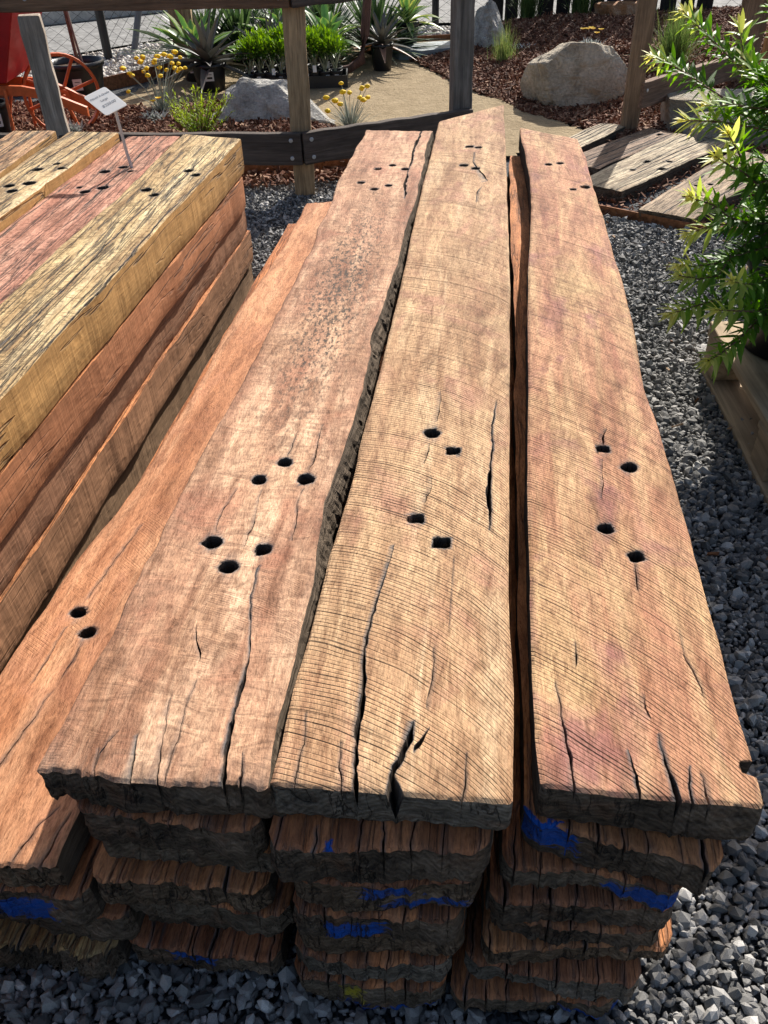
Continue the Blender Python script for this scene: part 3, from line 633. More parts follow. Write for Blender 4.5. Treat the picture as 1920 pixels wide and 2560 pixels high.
F3 = side_faced('brown_side', (.34,.17,.095), 3.3); F4 = side_faced('tan_brown_side', (.42,.215,.115), 4.4); F5 = side_faced('dull_brown_side', (.31,.19,.11), 5.5)
K = .913
def ks(pts): return [(x*K, y*K) for x, y in pts]
def ext(pts, y=.25):
    (x0, y0), (x1, y1) = pts[0], pts[-1]; d = (x1-x0)/(y1-y0); return [(x0-d*(y0-y), y)]+pts
pk = dict(dx=.0042, dy=.012, fine=.02, edge=.0022, wrough=.0008, erough=.004, group=GP, cat='sleeper', jag=.003)
ZP = .52
slab('railway_sleeper', 'pale yellow cracked sleeper on the pile corner above the gravel aisle',
     ext(ks([(-.766,1.606),(-.728,1.954),(-.671,2.281),(-.61,2.888)])), ext(ks([(-.631,1.211),(-.563,1.721),(-.41,2.812)])), ZP, .095, [S1, F1, F1],
     holes=[(x*K, y*K, r*.95, 0) for x, y, r in [(-.524,2.482,.0128),(-.496,2.436,.0126),(-.612,2.316,.0133),(-.582,2.268,.0119)]], nrand=15, rw=(.0008,.0024), seed=31, **pk)
slab('railway_sleeper', 'reddish cracked sleeper holding the white price sign',
     ext(ks([(-.928,2.06),(-.889,2.399),(-.803,2.949)])), ext(ks([(-.783,1.606),(-.745,1.954),(-.690,2.281),(-.628,2.93)])), ZP-.012, .09, [S2, F2, F2],
     holes=[(x*K, y*K, r*.9, 0) for x, y, r in [(-.784,2.553,.0159),(-.74,2.591,.0134),(-.707,2.543,.009),(-.822,2.407,.0089),(-.794,2.365,.0149),(-.752,2.394,.0163)]], nrand=13, rw=(.0008,.0026), seed=32, **pk)
slab('railway_sleeper', 'straw coloured cracked sleeper standing proud beside the reddish sleeper',
     ext(ks([(-1.071,2.2),(-1.041,2.428),(-1.018,2.668),(-.981,2.916)])), ext(ks([(-.93,2.049),(-.892,2.345),(-.815,2.885)])), ZP+.014, .11, [S3, F1, F1],
     holes=[(x*K, y*K, r*.9, 0) for x, y, r in [(-.957,2.495,.0156),(-.917,2.546,.0106),(-.89,2.496,.0117),(-.99,2.348,.0149),(-.94,2.365,.0174),(-.967,2.3,.0147)]], nrand=13, rw=(.0008,.003), seed=33, **pk)
slab('railway_sleeper', 'tawny weathered sleeper at the far side of the pile top row',
     ext(ks([(-1.25,2.3),(-1.195,2.99)])), ext(ks([(-1.075,2.35),(-1.045,2.967)])), ZP+.008, .10, [S4, F1, F1], holes=[(-1.0, 2.15, .012, 0)], nrand=12, rw=(.0008,.003), seed=34, **pk)
FR = ks([(-.631,1.211),(-.563,1.721),(-.41,2.812)]); FL = ks([(-.766,1.606),(-.728,1.954),(-.671,2.281),(-.61,2.888)])
for k, (z1, th, off, fm, lab) in enumerate([(.421,.092,-.006,F2,'second sleeper down with red-brown side'), (.325,.077,-.017,F3,'third sleeper down with brown side and dark holes'),
        (.245,.098,-.010,F4,'fourth sleeper down with a pale upper edge'), (.143,.141,-.022,F5,'bottom sleeper with dull brown side and rounded end')]):
    g = lambda P, o: [(x+o, y+(.02*k-.02)) for x, y in P]
    slab('railway_sleeper', lab+' in the pile beside the orange slab', ext(g(FL, off)), ext(g(FR, off)), z1, th, [LOW[1], fm, fm], seed=41+k, **{**pk, 'dx': .02, 'dy': .016, 'wrough': .0008, 'edge': .0022}, rows=12)

# white price sign on a stake, pushed into a spike hole of the red sleeper
sign = empty('price_sign', (-.656, 2.358, .50)); tag(sign, 'small white price sign on a grey stake stuck in the reddish sleeper', 'sign')
t = NT('white_plastic'); t.done((.84, .85, .84), .35, spec=.4)
tr_ = t.n.new('ShaderNodeBsdfTranslucent'); tr_.inputs[0].default_value = (.85, .86, .85, 1); mx_ = t.n.new('ShaderNodeMixShader'); mx_.inputs[0].default_value = .45
t.l.new(t.b.outputs[0], mx_.inputs[1]); t.l.new(tr_.outputs[0], mx_.inputs[2]); t.l.new(mx_.outputs[0], t.n['Material Output'].inputs['Surface'])
WHITE = t.m; STAKE = plain('grey_stake', (.50, .51, .53), .35, .5)
MB().tube([(.012, .012, -.06), (.004, -.01, .05), (.004, -.034, .158)], .0042, 4).build('stake', STAKE, sign)
pc = Vector((-.0227, -.0093, .1746)); ax = Vector((.0479, .0469, .0145)).normalized(); nrmv = Vector((.12, -.40, .9)); nrmv = (nrmv-ax*nrmv.dot(ax)).normalized(); ay = nrmv.cross(ax)
def plate(mb, w, h, r, th, c, n=5):
    out = []
    for cx, cy, a0 in ((w-r, h-r, 0), (-w+r, h-r, 90), (-w+r, -h+r, 180), (w-r, -h+r, 270)):
        for k in range(n): a = math.radians(a0+90*k/(n-1)); out.append((cx+r*math.cos(a), cy+r*math.sin(a)))
    V = [c+ax*x+ay*y+nrmv*th for x, y in out]+[c+ax*x+ay*y for x, y in out]; N = len(out)
    mb.add(V, [tuple(range(N)), tuple(range(2*N-1, N-1, -1))]+[(k, N+k, N+(k+1) % N, (k+1) % N) for k in range(N)])
pm = MB(); plate(pm, .034, .046, .007, .0015, pc); pl = pm.build('plate', WHITE, sign)
INK = plain('faded_ink', (.30, .32, .33), .6)
R3 = Matrix((ax, ay, nrmv)).transposed().to_4x4()
for txt, oy, size in (('Mixed A Grade', .024, .0098), ('Large', .006, .0105), ('$250.00', -.014, .0135)):
    cu = bpy.data.curves.new('lettering', 'FONT'); cu.body = txt; cu.size = size; cu.align_x = 'CENTER'; cu.align_y = 'CENTER'; cu.extrude = .0002; cu.space_character = .95; cu.shear = .25
    cu.materials.append(INK)
    tmp = bpy.data.objects.new('lettering', cu); COL.objects.link(tmp)
    bpy.context.view_layer.update()
    me = bpy.data.meshes.new_from_object(tmp); bpy.data.objects.remove(tmp)
    me.transform(Matrix.Translation(pc+ay*oy+nrmv*.0019) @ R3)
    mesh_obj('lettering', me, [INK], pl)

# ------------------------------------------------------------------ ground
def sheet(name, pts, z, mat, kind='structure', label=None):
    mb = MB(); mb.add([(x, y, z) for x, y in pts], [tuple(range(len(pts)))]); o = mb.build(name, mat); tag(o, kind=kind); return o
t = NT('gravel_bed'); P = t.obj(); vd = t.voro(P, 85, 'F1', 'Color'); ve = t.voro(P, 85, 'DISTANCE_TO_EDGE')
col = t.ramp(t.math('MULTIPLY', vd, 1.), [(.1, (.035,.038,.042)), (.6, (.10,.105,.11)), (1, (.2,.2,.2))])
GRAV = t.done(col, .9, t.bump(t.mr(ve, 0, .3), .006), spec=.2)
sheet('gravel_ground', [(-60,-60),(60,-60),(60,90),(-60,90)], -.012, GRAV)
STONE = shade_mat('bluestone', (.055,.054,.052), (.58,.555,.52), .8, mid=(.205,.199,.19), bump=.0006, bscale=700)
ICO = None
def ico_verts():
    bm = bmesh.new(); bmesh.ops.create_icosphere(bm, subdivisions=1, radius=1); V = np.array([v.co[:] for v in bm.verts]); F = np.array([[v.index for v in f.verts] for f in bm.faces]); bm.free(); return V, F
ICO = ico_verts()
OCT = (np.array([(1,0,0),(-1,0,0),(0,1,0),(0,-1,0),(0,0,1),(0,0,-1)], float), np.array([(0,2,4),(2,1,4),(1,3,4),(3,0,4),(2,0,5),(1,2,5),(3,1,5),(0,3,5)]))
def rot_rand(n, rng, flat=None):
    q = rng.randn(n, 4)
    if flat is not None: q[:, 1:3] *= flat
    q /= np.linalg.norm(q, axis=1)[:, None]; w, x, y, z = q.T
    return np.stack([np.stack([1-2*(y*y+z*z), 2*(x*y-z*w), 2*(x*z+y*w)], -1), np.stack([2*(x*y+z*w), 1-2*(x*x+z*z), 2*(y*z-x*w)], -1), np.stack([2*(x*z-y*w), 2*(y*z+x*w), 1-2*(x*x+y*y)], -1)], 1)
def inpoly(x, y, poly):
    c = np.zeros(len(x), bool); n = len(poly)
    for i in range(n):
        x0, y0 = poly[i]; x1, y1 = poly[(i+1) % n]
        if y0 == y1: continue
        c ^= ((y0 > y) != (y1 > y)) & (x < (x1-x0)*(y-y0)/(y1-y0)+x0)
    return c
def scatter(poly, dens, rng, excl=()):
    P = np.array(poly); mn, mx = P.min(0), P.max(0); s = dens**-.5
    gx, gy = np.meshgrid(np.arange(mn[0], mx[0], s), np.arange(mn[1], mx[1], s)); x = gx.ravel()+rng.uniform(-.5, .5, gx.size)*s; y = gy.ravel()+rng.uniform(-.5, .5, gx.size)*s
    k = inpoly(x, y, poly)
    for e in excl: k &= ~inpoly(x, y, e)
    return x[k], y[k]
def stones(name, mat, zones, rng, size, flat=.62, label=None, base=ICO, jitter=.28, zf=None, smooth=False, shade=None, elong=.35):
    VV, FF, SH = [], [], []; n0 = 0
    for poly, dens, excl, bs in zones:
        B, Fc = bs if bs is not None else base
        x, y = scatter(poly, dens, rng, excl); n = len(x)
        r = size*np.clip(rng.lognormal(0, .42, n), .35, 2.3)
        S = r[:, None]*np.stack([1+elong*rng.rand(n), 1-.2*rng.rand(n), flat*(.75+.5*rng.rand(n))], 1)
        V = B[None]*(1+jitter*rng.uniform(-1, 1, (n, len(B), 1)))*S[:, None, :]
        V = np.einsum('nij,nkj->nki', rot_rand(n, rng, .55), V)
        z = r*flat*(.1+.9*rng.rand(n)) + (zf(x, y) if zf is not None else 0)
        V = V+np.stack([x, y, z], 1)[:, None, :]
        VV.append(V.reshape(-1, 3)); FF.append((Fc[None]+(np.arange(n)*len(B))[:, None, None]+n0).reshape(-1, 3)); n0 += n*len(B)
        sh = np.clip(rng.beta(2.2, 2.6, n) if shade is None else shade(rng, n), 0, 1); SH.append(np.repeat(sh, len(B)))
    me = np_mesh(name, np.concatenate(VV), np.concatenate(FF), smooth=smooth, attrs={'shade': np.concatenate(SH)})
    o = mesh_obj(name, me, [mat]); tag(o, label, None, None, 'stuff'); return o
rng = np.random.RandomState(3)
stack = [(-.58,.56),(.24,.47),(.62,2.8),(.0,2.8),(-.2,2.6)]
pile = [(-.66,.2),(-.35,2.5),(-1.1,2.7),(-1.3,.2)]
stones('gravel', STONE, [([(.1,.12),(.95,.12),(1.3,1.1),(1.35,2.2),(.45,2.2)], 13000, [stack], ICO),
                         ([(-.9,.12),(.1,.12),(.1,.56),(-.9,.56)], 13000, [stack, pile], ICO),
                         ([(-.55,.56),(-.62,.56),(-.38,2.2),(-.24,2.2)], 12000, [pile], OCT),
                         ([(.5,2.2),(1.9,2.2),(2.2,3.0),(1.25,3.06),(.75,3.42),(.5,3.9),(-2.4,3.95),(-2.4,2.75),(-.9,2.75),(-.4,2.2)], 9000, [stack, pile], OCT)],
       rng, .0062, label='dark bluestone gravel covering the yard around the timber stacks')

# ------------------------------------------------------------------ beds, path, road
def grid_sheet(name, poly, zf, mat, step=.06, skirt=.03):
    P = np.array(poly); mn, mx = P.min(0), P.max(0)
    xs = np.arange(mn[0]-step, mx[0]+step*2, step); ys = np.arange(mn[1]-step, mx[1]+step*2, step)
    gx, gy = np.meshgrid(xs, ys); idx = np.arange(gx.size).reshape(gx.shape)
    cx = (gx[:-1, :-1]+step/2).ravel(); cy = (gy[:-1, :-1]+step/2).ravel()
    q = np.stack([idx[:-1, :-1], idx[:-1, 1:], idx[1:, 1:], idx[1:, :-1]], -1).reshape(-1, 4)[inpoly(cx, cy, poly)]
    V = np.stack([gx.ravel(), gy.ravel(), zf(gx.ravel(), gy.ravel())], 1)
    u, inv = np.unique(q, return_inverse=True)
    me = np_mesh(name, V[u], inv.reshape(q.shape), smooth=True)
    return tag(mesh_obj(name, me, [mat]), kind='structure')
t = NT('sand'); P = t.obj(); n1 = t.noise(P, 420, 4, .7); n2 = t.noise(P, 7, 4, .6)
col = t.mix(1., t.ramp(n2, [(.3, (.28,.215,.13)), (.7, (.40,.315,.20))]), t.ramp(n1, [(.3, (.6,.58,.56)), (.7, (1.3,1.28,1.25))]), 'MULTIPLY')
SAND = t.done(col, .95, t.bump(t.math('ADD', t.math('MULTIPLY', n1, .6), t.math('MULTIPLY', t.noise(P, 40, 4, .6), 3.)), .006), spec=.1)
MULCHB = plain('mulch_base', (.10,.045,.025), .95, .1, 60, .6, .01)
path = [(-1.25,5.2),(-.95,5.35),(-.35,4.75),(.1,4.35),(.55,4.1),(1.12,4.42),(1.06,4.75),(.88,5.0),(.80,5.35),(.62,5.65),(.45,6.2),(.36,6.6),(.75,7.05),(.75,7.35),(-.2,7.4),(-1.05,6.7),(-1.5,5.95),(-1.75,5.5)]
grid_sheet('sand_path', path, lambda x, y: .006+.008*fbm(x*2.2, y*2.2, 5, 3), SAND, .05)
# sloping mulch mound behind the path, level bed behind the rails
def mound(x, y):
    d = np.clip((x-.45-.55*np.clip((6.-y)/1.3, 0, 1))/1.2, 0, 1)
    return .012+.13*d*np.clip((y-4.4)/1.6, 0, 1)*np.clip((8.2-y)/.8, 0, 1)+.02*fbm(x*3, y*3, 8, 3)
mulch_r = [(.30,6.62),(.44,6.2),(.58,5.66),(.78,5.3),(.86,4.98),(1.05,4.72),(1.2,4.42),(1.5,4.15),(2.1,3.7),(3.6,3.6),(4.2,8.0),(.9,7.9),(.85,7.1)]
grid_sheet('mulch_mound', mulch_r, mound, MULCHB, .06)
def bed(x, y): return .05+.015*fbm(x*3, y*3, 9, 3)
mulch_l = [(-3.2,3.98),(.1,3.98),(.5,4.02),(.15,4.3),(-.3,4.72),(-.92,5.3),(-1.25,5.2),(-1.8,5.45),(-3.2,5.6)]
grid_sheet('mulch_bed', mulch_l, bed, MULCHB, .06)
CHIP = shade_mat('bark_chips', (.05,.02,.012), (.46,.30,.19), .85, mid=(.19,.078,.042))
BOX = (np.array([(-1,-1,-1),(1,-1,-1),(1,1,-1),(-1,1,-1),(-1,-1,1),(1,-1,1),(1,1,1),(-1,1,1)], float)*.5,
       np.array([(0,3,2),(0,2,1),(4,5,6),(4,6,7),(0,1,5),(0,5,4),(1,2,6),(1,6,5),(2,3,7),(2,7,6),(3,0,4),(3,4,7)]))
def chips(name, zones, rng, label, mat=CHIP, size=(.026,.0085,.004)):
    VV, FF, SH = [], [], []; n0 = 0; B, Fc = BOX
    for poly, dens, excl, zf in zones:
        x, y = scatter(poly, dens, rng, excl); n = len(x)
        S = np.stack([size[0]*np.clip(rng.lognormal(0, .45, n), .3, 2.4), size[1]*np.clip(rng.lognormal(0, .4, n), .4, 2.2), size[2]*(.6+rng.rand(n))], 1)
        V = B[None]*(1+.3*rng.uniform(-1, 1, (n, 8, 1)))*S[:, None, :]
        V = np.einsum('nij,nkj->nki', rot_rand(n, rng, .3), V)+np.stack([x, y, zf(x, y)+.012*rng.rand(n)], 1)[:, None, :]
        VV.append(V.reshape(-1, 3)); FF.append((Fc[None]+(np.arange(n)*8)[:, None, None]+n0).reshape(-1, 3)); n0 += n*8
        SH.append(np.repeat(np.clip(rng.beta(1.6, 2.3, n), 0, 1), 8))
    me = np_mesh(name, np.concatenate(VV), np.concatenate(FF), attrs={'shade': np.concatenate(SH)})
    return tag(mesh_obj(name, me, [mat]), label, None, None, 'stuff')
rng = np.random.RandomState(12)
chips('bark_mulch', [(mulch_r, 5200, [[(2.2,3),(6,3),(6,9),(3.2,9)]], mound), ([(-2.3,3.98),(.1,3.98),(.5,4.02),(.15,4.3),(-.3,4.72),(-.92,5.3),(-1.25,5.2),(-1.8,5.45),(-2.3,5.5)], 5200, [], bed),
                     ([(-2.0,3.55),(.35,3.85),(.35,3.98),(-2.0,3.98)], 2500, [], lambda x, y: 0*x+.03)], rng, 'red-brown bark chips on the garden beds')
# dark fines and stray chips between the stepping sleepers
chips('leaf_litter', [([(.72,3.44),(1.25,3.08),(2.2,3.0),(2.4,3.7),(1.5,4.2),(1.1,4.4),(.85,4.1)], 1500, [], lambda x, y: 0*x+.006)], rng, 'bark litter scattered between the stepping sleepers', size=(.018,.006,.003))
# pebbles and road beyond
PEB = shade_mat('white_pebbles', (.22,.18,.14), (.78,.75,.70), .7, mid=(.52,.48,.43))
sheet('pebble_bed', [(-4.5,5.9),(-1.72,6.1),(-1.2,6.75),(-.2,7.5),(.7,7.55),(.75,7.95),(-.4,8.1),(-1.6,7.85),(-2.4,7.1),(-4.5,6.9)], .012, plain('pebble_bed_base', (.30,.26,.22), .9, .2, 80, .4, .008))
stones('pebbles', PEB, [([(-3.2,6.0),(-1.74,6.12),(-1.22,6.77),(-.2,7.52),(.7,7.57),(.73,7.9),(-.4,8.0),(-1.6,7.7),(-2.4,7.0),(-3.2,6.9)], 2300, [], ICO)], np.random.RandomState(5), .0125, flat=.6, jitter=.12,
       label='white pebbles along the chain link fence', smooth=True, zf=lambda x, y: 0*x+.012)
ASPH = plain('asphalt', (.21,.215,.225), .9, .2, 130, .2, .003)
sheet('road', [(-40,9.1),(-3.0,9.1),(-1.2,10.2),(1.2,10.6),(40,10.8),(40,80),(-40,80)], .02, ASPH)
CONC = plain('pale_concrete', (.40,.39,.36), .85, .25, 25, .22, .004)
sheet('footpath', [(-6,7.1),(-2.3,7.35),(-1.55,8.05),(-.4,8.3),(.8,8.2),(4,8.15),(9,7.2),(40,8),(40,10.5),(1.2,10.3),(-1.2,9.9),(-3.0,8.8),(-6,8.6)], .008, plain('grey_verge', (.21,.205,.195), .9, .2, 9, .4, .01))
kb = MB()
for (x0, y0), (x1, y1) in (((-8,8.95),(-3.0,8.95)), ((-3.0,8.95),(-1.2,10.05)), ((-1.2,10.05),(1.2,10.45)), ((1.2,10.45),(12,10.65))):
    d = Vector((x1-x0, y1-y0, 0)); L_ = d.length; a = math.atan2(d.y, d.x)
    kb.box(((x0+x1)/2, (y0+y1)/2, .06), (L_+.04, .15, .12), Matrix.Rotation(a, 3, 'Z'))
tag(kb.build('kerb', CONC, bevel=.012), kind='structure')

# ------------------------------------------------------------------ rocks
def rock_mat(name, c, c2, sc_=9, dark=.5):
    t = NT(name); P = t.obj(); n1 = t.noise(P, sc_, 6, .62, .4); n2 = t.noise(P, sc_*9, 5, .7)
    col = t.ramp(n1, [(.3, tuple(dark*x for x in c)), (.5, c), (.68, c2)])
    col = t.mix(1., col, t.ramp(n2, [(.3, (.62,)*3), (.7, (1.18,)*3)]), 'MULTIPLY')
    n4 = t.noise(t.mapv(P, (3, 3, 14)), 1, 5, .65, .8); col = t.mix(t.mr(n4, .54, .66, 0, .6), col, tuple(x*y for x, y in zip(c, (.72, .55, .36))))
    return t.done(col, .85, t.bump(t.math('ADD', t.math('ADD', t.math('MULTIPLY', n1, 2.4), n2), t.math('MULTIPLY', n4, 2.)), .02), spec=.25)
def rock(name, label, c, dims, mat, seed=0, nplanes=16, rz=0, tilt=(0, 0), sub=5, planes=(), rough=.03):
    rg = np.random.RandomState(seed)
    bm = bmesh.new(); bmesh.ops.create_icosphere(bm, subdivisions=sub, radius=1)
    V = np.array([v.co[:] for v in bm.verts])
    V = V*(1.25)
    planes = list(planes)+[((0, 0, -1), .5)]
    pls = [(rg.randn(3), rg.uniform(.62, .95)) for _ in range(nplanes)]+[(np.array(n_, float), d_) for n_, d_ in planes]
    for n_, d_ in pls:
        n_ = n_/np.linalg.norm(n_); k = V@n_-d_; V = V-np.where(k > 0, k, 0)[:, None]*n_*.97
    nn = fbm(V[:, 0]*2.2+V[:, 2]*1.3, V[:, 1]*2.2-V[:, 2]*1.7, seed, 5)
    V = V*(1+rough*nn[:, None]*1.6)
    V = (V-(V.max(0)+V.min(0))/2)/(V.max(0)-V.min(0))*2
    V = V*np.array(dims)/2
    for v, p in zip(bm.verts, V): v.co = p
    me = bpy.data.meshes.new(name); bm.to_mesh(me); bm.free()
    o = mesh_obj(name, me, [mat]); zmin = V[:, 2].min()
    o.location = (c[0], c[1], c[2]-zmin-.03); o.rotation_euler = (tilt[0], tilt[1], rz)
    return tag(o, label, 'rock', 'garden rocks')
RK1 = rock_mat('grey_white_rock', (.54,.515,.465), (.70,.67,.61)); RK2 = rock_mat('cream_rock', (.62,.52,.385), (.76,.68,.55), 7, .6)
RK3 = rock_mat('ochre_rock', (.52,.25,.11), (.62,.46,.32), 10); RK4 = rock_mat('sandstone', (.46,.40,.31), (.58,.54,.46), 12, .65)
rock('boulder', 'long low grey boulder on bark chips behind the fence corner post', (-.53,4.93,.03), (.68,.36,.24), RK1, 4, 6, .12, planes=[((-.25,-.75,.65), .62),((.8,-.25,.6), .66),((-.85,-.1,.5), .7),((.25,.1,1), .8)], rough=.16)
rock('boulder', 'big cream boulder at the edge of the sand path', (1.17,5.20,.0), (.56,.42,.36), RK2, 12, 6, .1, planes=[((.12,.1,1), .66),((.85,-.1,.7), .72),((-.1,-1,.3), .62),((-1,-.2,-.05), .82),((-.6,0,.8),.82),((.6,-.3,-.75), .7),((-.7,-.3,-.7), .8)], rough=.06)
rock('boulder', 'tall white boulder standing behind a grass tuft', (.86,6.75,.0), (.30,.30,.37), RK1, 9, 3, .3, planes=[((-.9,-.2,.4), .6),((1,0,.25), .6),((.5,-.6,.7), .62),((-.1,-1,.15), .6)], rough=.1)
rock('boulder', 'orange stained rock high on the bark mound', (1.96,7.35,.05), (.38,.3,.2), RK3, 14, 12, .2, planes=[((0,0,1), .66)])
rock('stone_block', 'upper sandstone block beside the rail behind the bottlebrush', (1.83,4.55,.03), (.64,.30,.16), RK4, 21, 3, -.12, planes=[((0,0,1), .62),((0,-1,.1), .62),((-1,0,0), .75),((1,0,0), .8)])
rock('stone_block', 'lower pale sandstone block set in bark chips behind the bottlebrush', (1.86,4.27,.02), (.66,.28,.13), RK4, 22, 3, -.1, planes=[((0,0,1), .62),((0,-1,.05), .6),((-1,0,.1), .72),((1,0,0), .8)])
rock('paving_slab', 'blue-grey flat paving slab beyond the sand path', (.52,6.86,.02), (.72,.34,.07), plain('slate', (.22,.25,.26), .7, .3, 12, .2, .003), 31, 2, .35, planes=[((0,0,1), .5),((0,-1,0), .6),((-1,0,0), .7)])

# ------------------------------------------------------------------ post and rail fence
def old_timber(name, c, seed=0):
    t = NT(name); P = t.vmath('ADD', t.obj(), (seed, seed*.7, seed*1.3))
    a = t.mapv(P, (45, 45, 3)); n1 = t.noise(a, 1, 5, .65, .4); n2 = t.noise(t.mapv(P, (160, 160, 9)), 1, 3, .6); n3 = t.noise(P, 6, 4, .6)
    col = t.ramp(n1, [(.3, tuple(.5*x for x in c)), (.52, c), (.72, tuple(1.4*x for x in c))])
    col = t.mix(t.mr(n3, .5, .68, 0, .6), col, tuple(.55*x for x in c))
    col = t.mix(1., col, t.ramp(n2, [(.3, (.7,)*3), (.7, (1.15,)*3)]), 'MULTIPLY')
    return t.done(col, .85, t.bump(t.math('ADD', n1, n2), .003), spec=.2)
T_GREY = old_timber('grey_timber', (.36,.30,.245), 1); T_BRN = old_timber('brown_timber', (.27,.175,.105), 2); T_DRK = old_timber('dark_rail', (.105,.082,.068), 3)
T_TAN = old_timber('tan_timber', (.40,.28,.16), 4); T_RED = old_timber('red_brown_timber', (.20,.115,.07), 5)
SCREW = plain('zinc_screw', (.45,.48,.52), .35, .5, metal=.9)
def stick(name, label, cat, base, top, w, d, mat, rz=0, group='fence posts', bev=.004):
    """squared post from base to top (points on its axis)"""
    base, top = Vector(base), Vector(top); v = top-base; L_ = v.length
    mb = MB(); n = 12
    for k in range(n+1):
        u = k/n; jx, jy = .0025*math.sin(k*2.1+base.x*9), .0025*math.cos(k*1.7+base.y*5)
        pts = [(-w/2+jx, -d/2+jy), (w/2+jx*.5, -d/2-jy), (w/2-jx, d/2+jy), (-w/2+jx, d/2-jy)]
        mb.v += [(x, y, L_*u) for x, y in pts]
        if k:
            b0 = (k-1)*4
            mb.f += [(b0+i, b0+(i+1) % 4, b0+4+(i+1) % 4, b0+4+i) for i in range(4)]
    mb.f += [(3,2,1,0), (n*4, n*4+1, n*4+2, n*4+3)]
    o = mb.build(name, mat); o.location = base
    o.rotation_euler = (v.to_track_quat('Z', 'Y') @ Matrix.Rotation(rz, 3, 'Z').to_quaternion()).to_euler()
    bv = o.modifiers.new('bevel', 'BEVEL'); bv.width = bev; bv.segments = 2; bv.limit_method = 'ANGLE'
    return tag(o, label, cat, group)
stick('fence_post', 'tan post where the two low dark rails meet at the fence corner', 'post', (-.295,3.72,-.05), (-.275,3.72,.9), .075, .085, T_TAN, .1)
stick('fence_post', 'weathered grey post behind the pile, in front of the red cart', 'post', (-1.325,3.80,-.05), (-1.325,3.80,.70), .085, .085, T_GREY, .25)
stick('fence_post', 'grey post at the end of the slanting dark rail beside the sand path', 'post', (.405,4.0,-.05), (.405,4.0,1.0), .085, .085, old_timber('grey_brown_timber', (.19,.17,.15), 6), .15)
p4 = stick('fence_post', 'brown post at the stepping sleepers carrying the short rail', 'post', (1.325,4.52,-.05), (1.325,4.52,1.0), .085, .1, T_BRN, -.2)
stick('fence_post', 'brown post at the back of the mound beyond the short rail', 'post', (2.13,5.22,0), (2.13,5.22,1.0), .12, .1, T_BRN, .1)
stick('fence_post', 'lighter brown post standing beside the back brown post', 'post', (2.29,5.2,0), (2.29,5.2,1.0), .11, .1, T_TAN, .05)
stick('timber_upright', 'thick brown upright timber beside the potted aloes', 'post', (-1.27,6.6,-.02), (-1.27,6.6,1.0), .15, .12, T_TAN, .1)
def rail(name, label, p0, p1, h, th, mat, screws=(), zc=True, group='fence rails'):
    p0, p1 = Vector(p0), Vector(p1); v = p1-p0; L_ = v.length
    # local Z along the rail so that the grain follows it
    mb = MB(); n = 16
    for k in range(n+1):
        u = k/n; j = .002*math.sin(k*1.9+p0.x*7)
        mb.v += [(-h/2+j, -th/2, L_*u), (h/2+j, -th/2, L_*u), (h/2+j, th/2, L_*u), (-h/2+j, th/2, L_*u)]
        if k: b0 = (k-1)*4; mb.f += [(b0+i, b0+(i+1) % 4, b0+4+(i+1) % 4, b0+4+i) for i in range(4)]
    mb.f += [(3,2,1,0), (n*4, n*4+1, n*4+2, n*4+3)]
    o = mb.build(name, mat)
    z = v.normalized(); x = Vector((0, 0, 1)); x = (x-z*x.dot(z)).normalized(); y = z.cross(x)
    M = Matrix((x, y, z)).transposed().to_4x4(); M.translation = p0; o.matrix_world = M
    bv = o.modifiers.new('bevel', 'BEVEL'); bv.width = .004; bv.segments = 2; bv.limit_method = 'ANGLE'
    face = -th/2 if (M.to_3x3() @ Vector((0, -1, 0))).y < 0 else th/2
    sg = -1 if face < 0 else 1
    for sx, sl in screws:
        s_ = MB().lathe([(.0, .003), (.006, .003), (.0085, .0015), (.0085, -.002)], 10)
        so = s_.build('screw', SCREW, o); so.matrix_parent_inverse = Matrix.Identity(4)
        so.location = (sx, face+sg*.0005, sl); so.rotation_euler = (math.radians(90 if sg < 0 else -90), 0, 0)
    return tag(o, label, 'rail', group)
rail('fence_rail', 'low dark rail running from the corner post behind the square-edged pile', (-2.6,3.93,.205), (-.285,3.655,.205), .125, .038, T_DRK, [(.035,2.29),(-.035,2.29)])
rail('fence_rail', 'low dark rail running from the corner post towards the sand path', (-.283,3.655,.205), (.45,3.955,.205), .125, .038, T_DRK, [(.035,.035),(-.035,.04)])
rail('fence_rail', 'upper red-brown rail above the price sign, reaching the corner post', (-2.6,3.92,.785), (-.285,3.66,.775), .13, .04, T_RED, [(-.02,1.3),(-.03,2.29)])
rail('fence_rail', 'upper dark rail leaving the corner post over the potted jades', (-.283,3.66,.775), (.45,3.955,.785), .13, .04, T_DRK)
rail('fence_rail', 'short brown rail between the stepping sleeper post and the back posts', (1.34,4.465,.185), (2.09,5.12,.185), .12, .04, old_timber('mid_brown_rail', (.22,.14,.095), 7), [(.02,.03)])
# rusty edging strips
RUST = plain('rusty_steel', (.26,.11,.05), .85, .2, 60, .5, .002)
def edging(label, pts, h=.075, th=.006, z0=-.02):
    mb = MB()
    for (x0, y0), (x1, y1) in zip(pts[:-1], pts[1:]):
        d = Vector((x1-x0, y1-y0, 0)); mb.box(((x0+x1)/2, (y0+y1)/2, z0+h/2), (d.length+.004, th, h), Matrix.Rotation(math.atan2(d.y, d.x), 3, 'Z'))
    return tag(mb.build('steel_edging', RUST), label, 'edging', 'steel garden edging')
edging('rusty steel edging below the low dark rails', [(-2.6,4.05),(-.9,3.96),(-.3,3.965),(.0,4.0),(.5,4.06)], .105)
edging('rusty steel edging in front of the stepping sleepers', [(.70,3.5),(.93,3.33),(1.24,3.07),(1.6,2.98),(2.4,2.95)], .05)
edging('rusty edging between the white pebbles and the bark bed', [(-3.2,5.86),(-1.72,6.05),(-1.3,6.55),(-1.05,6.75)], .09)
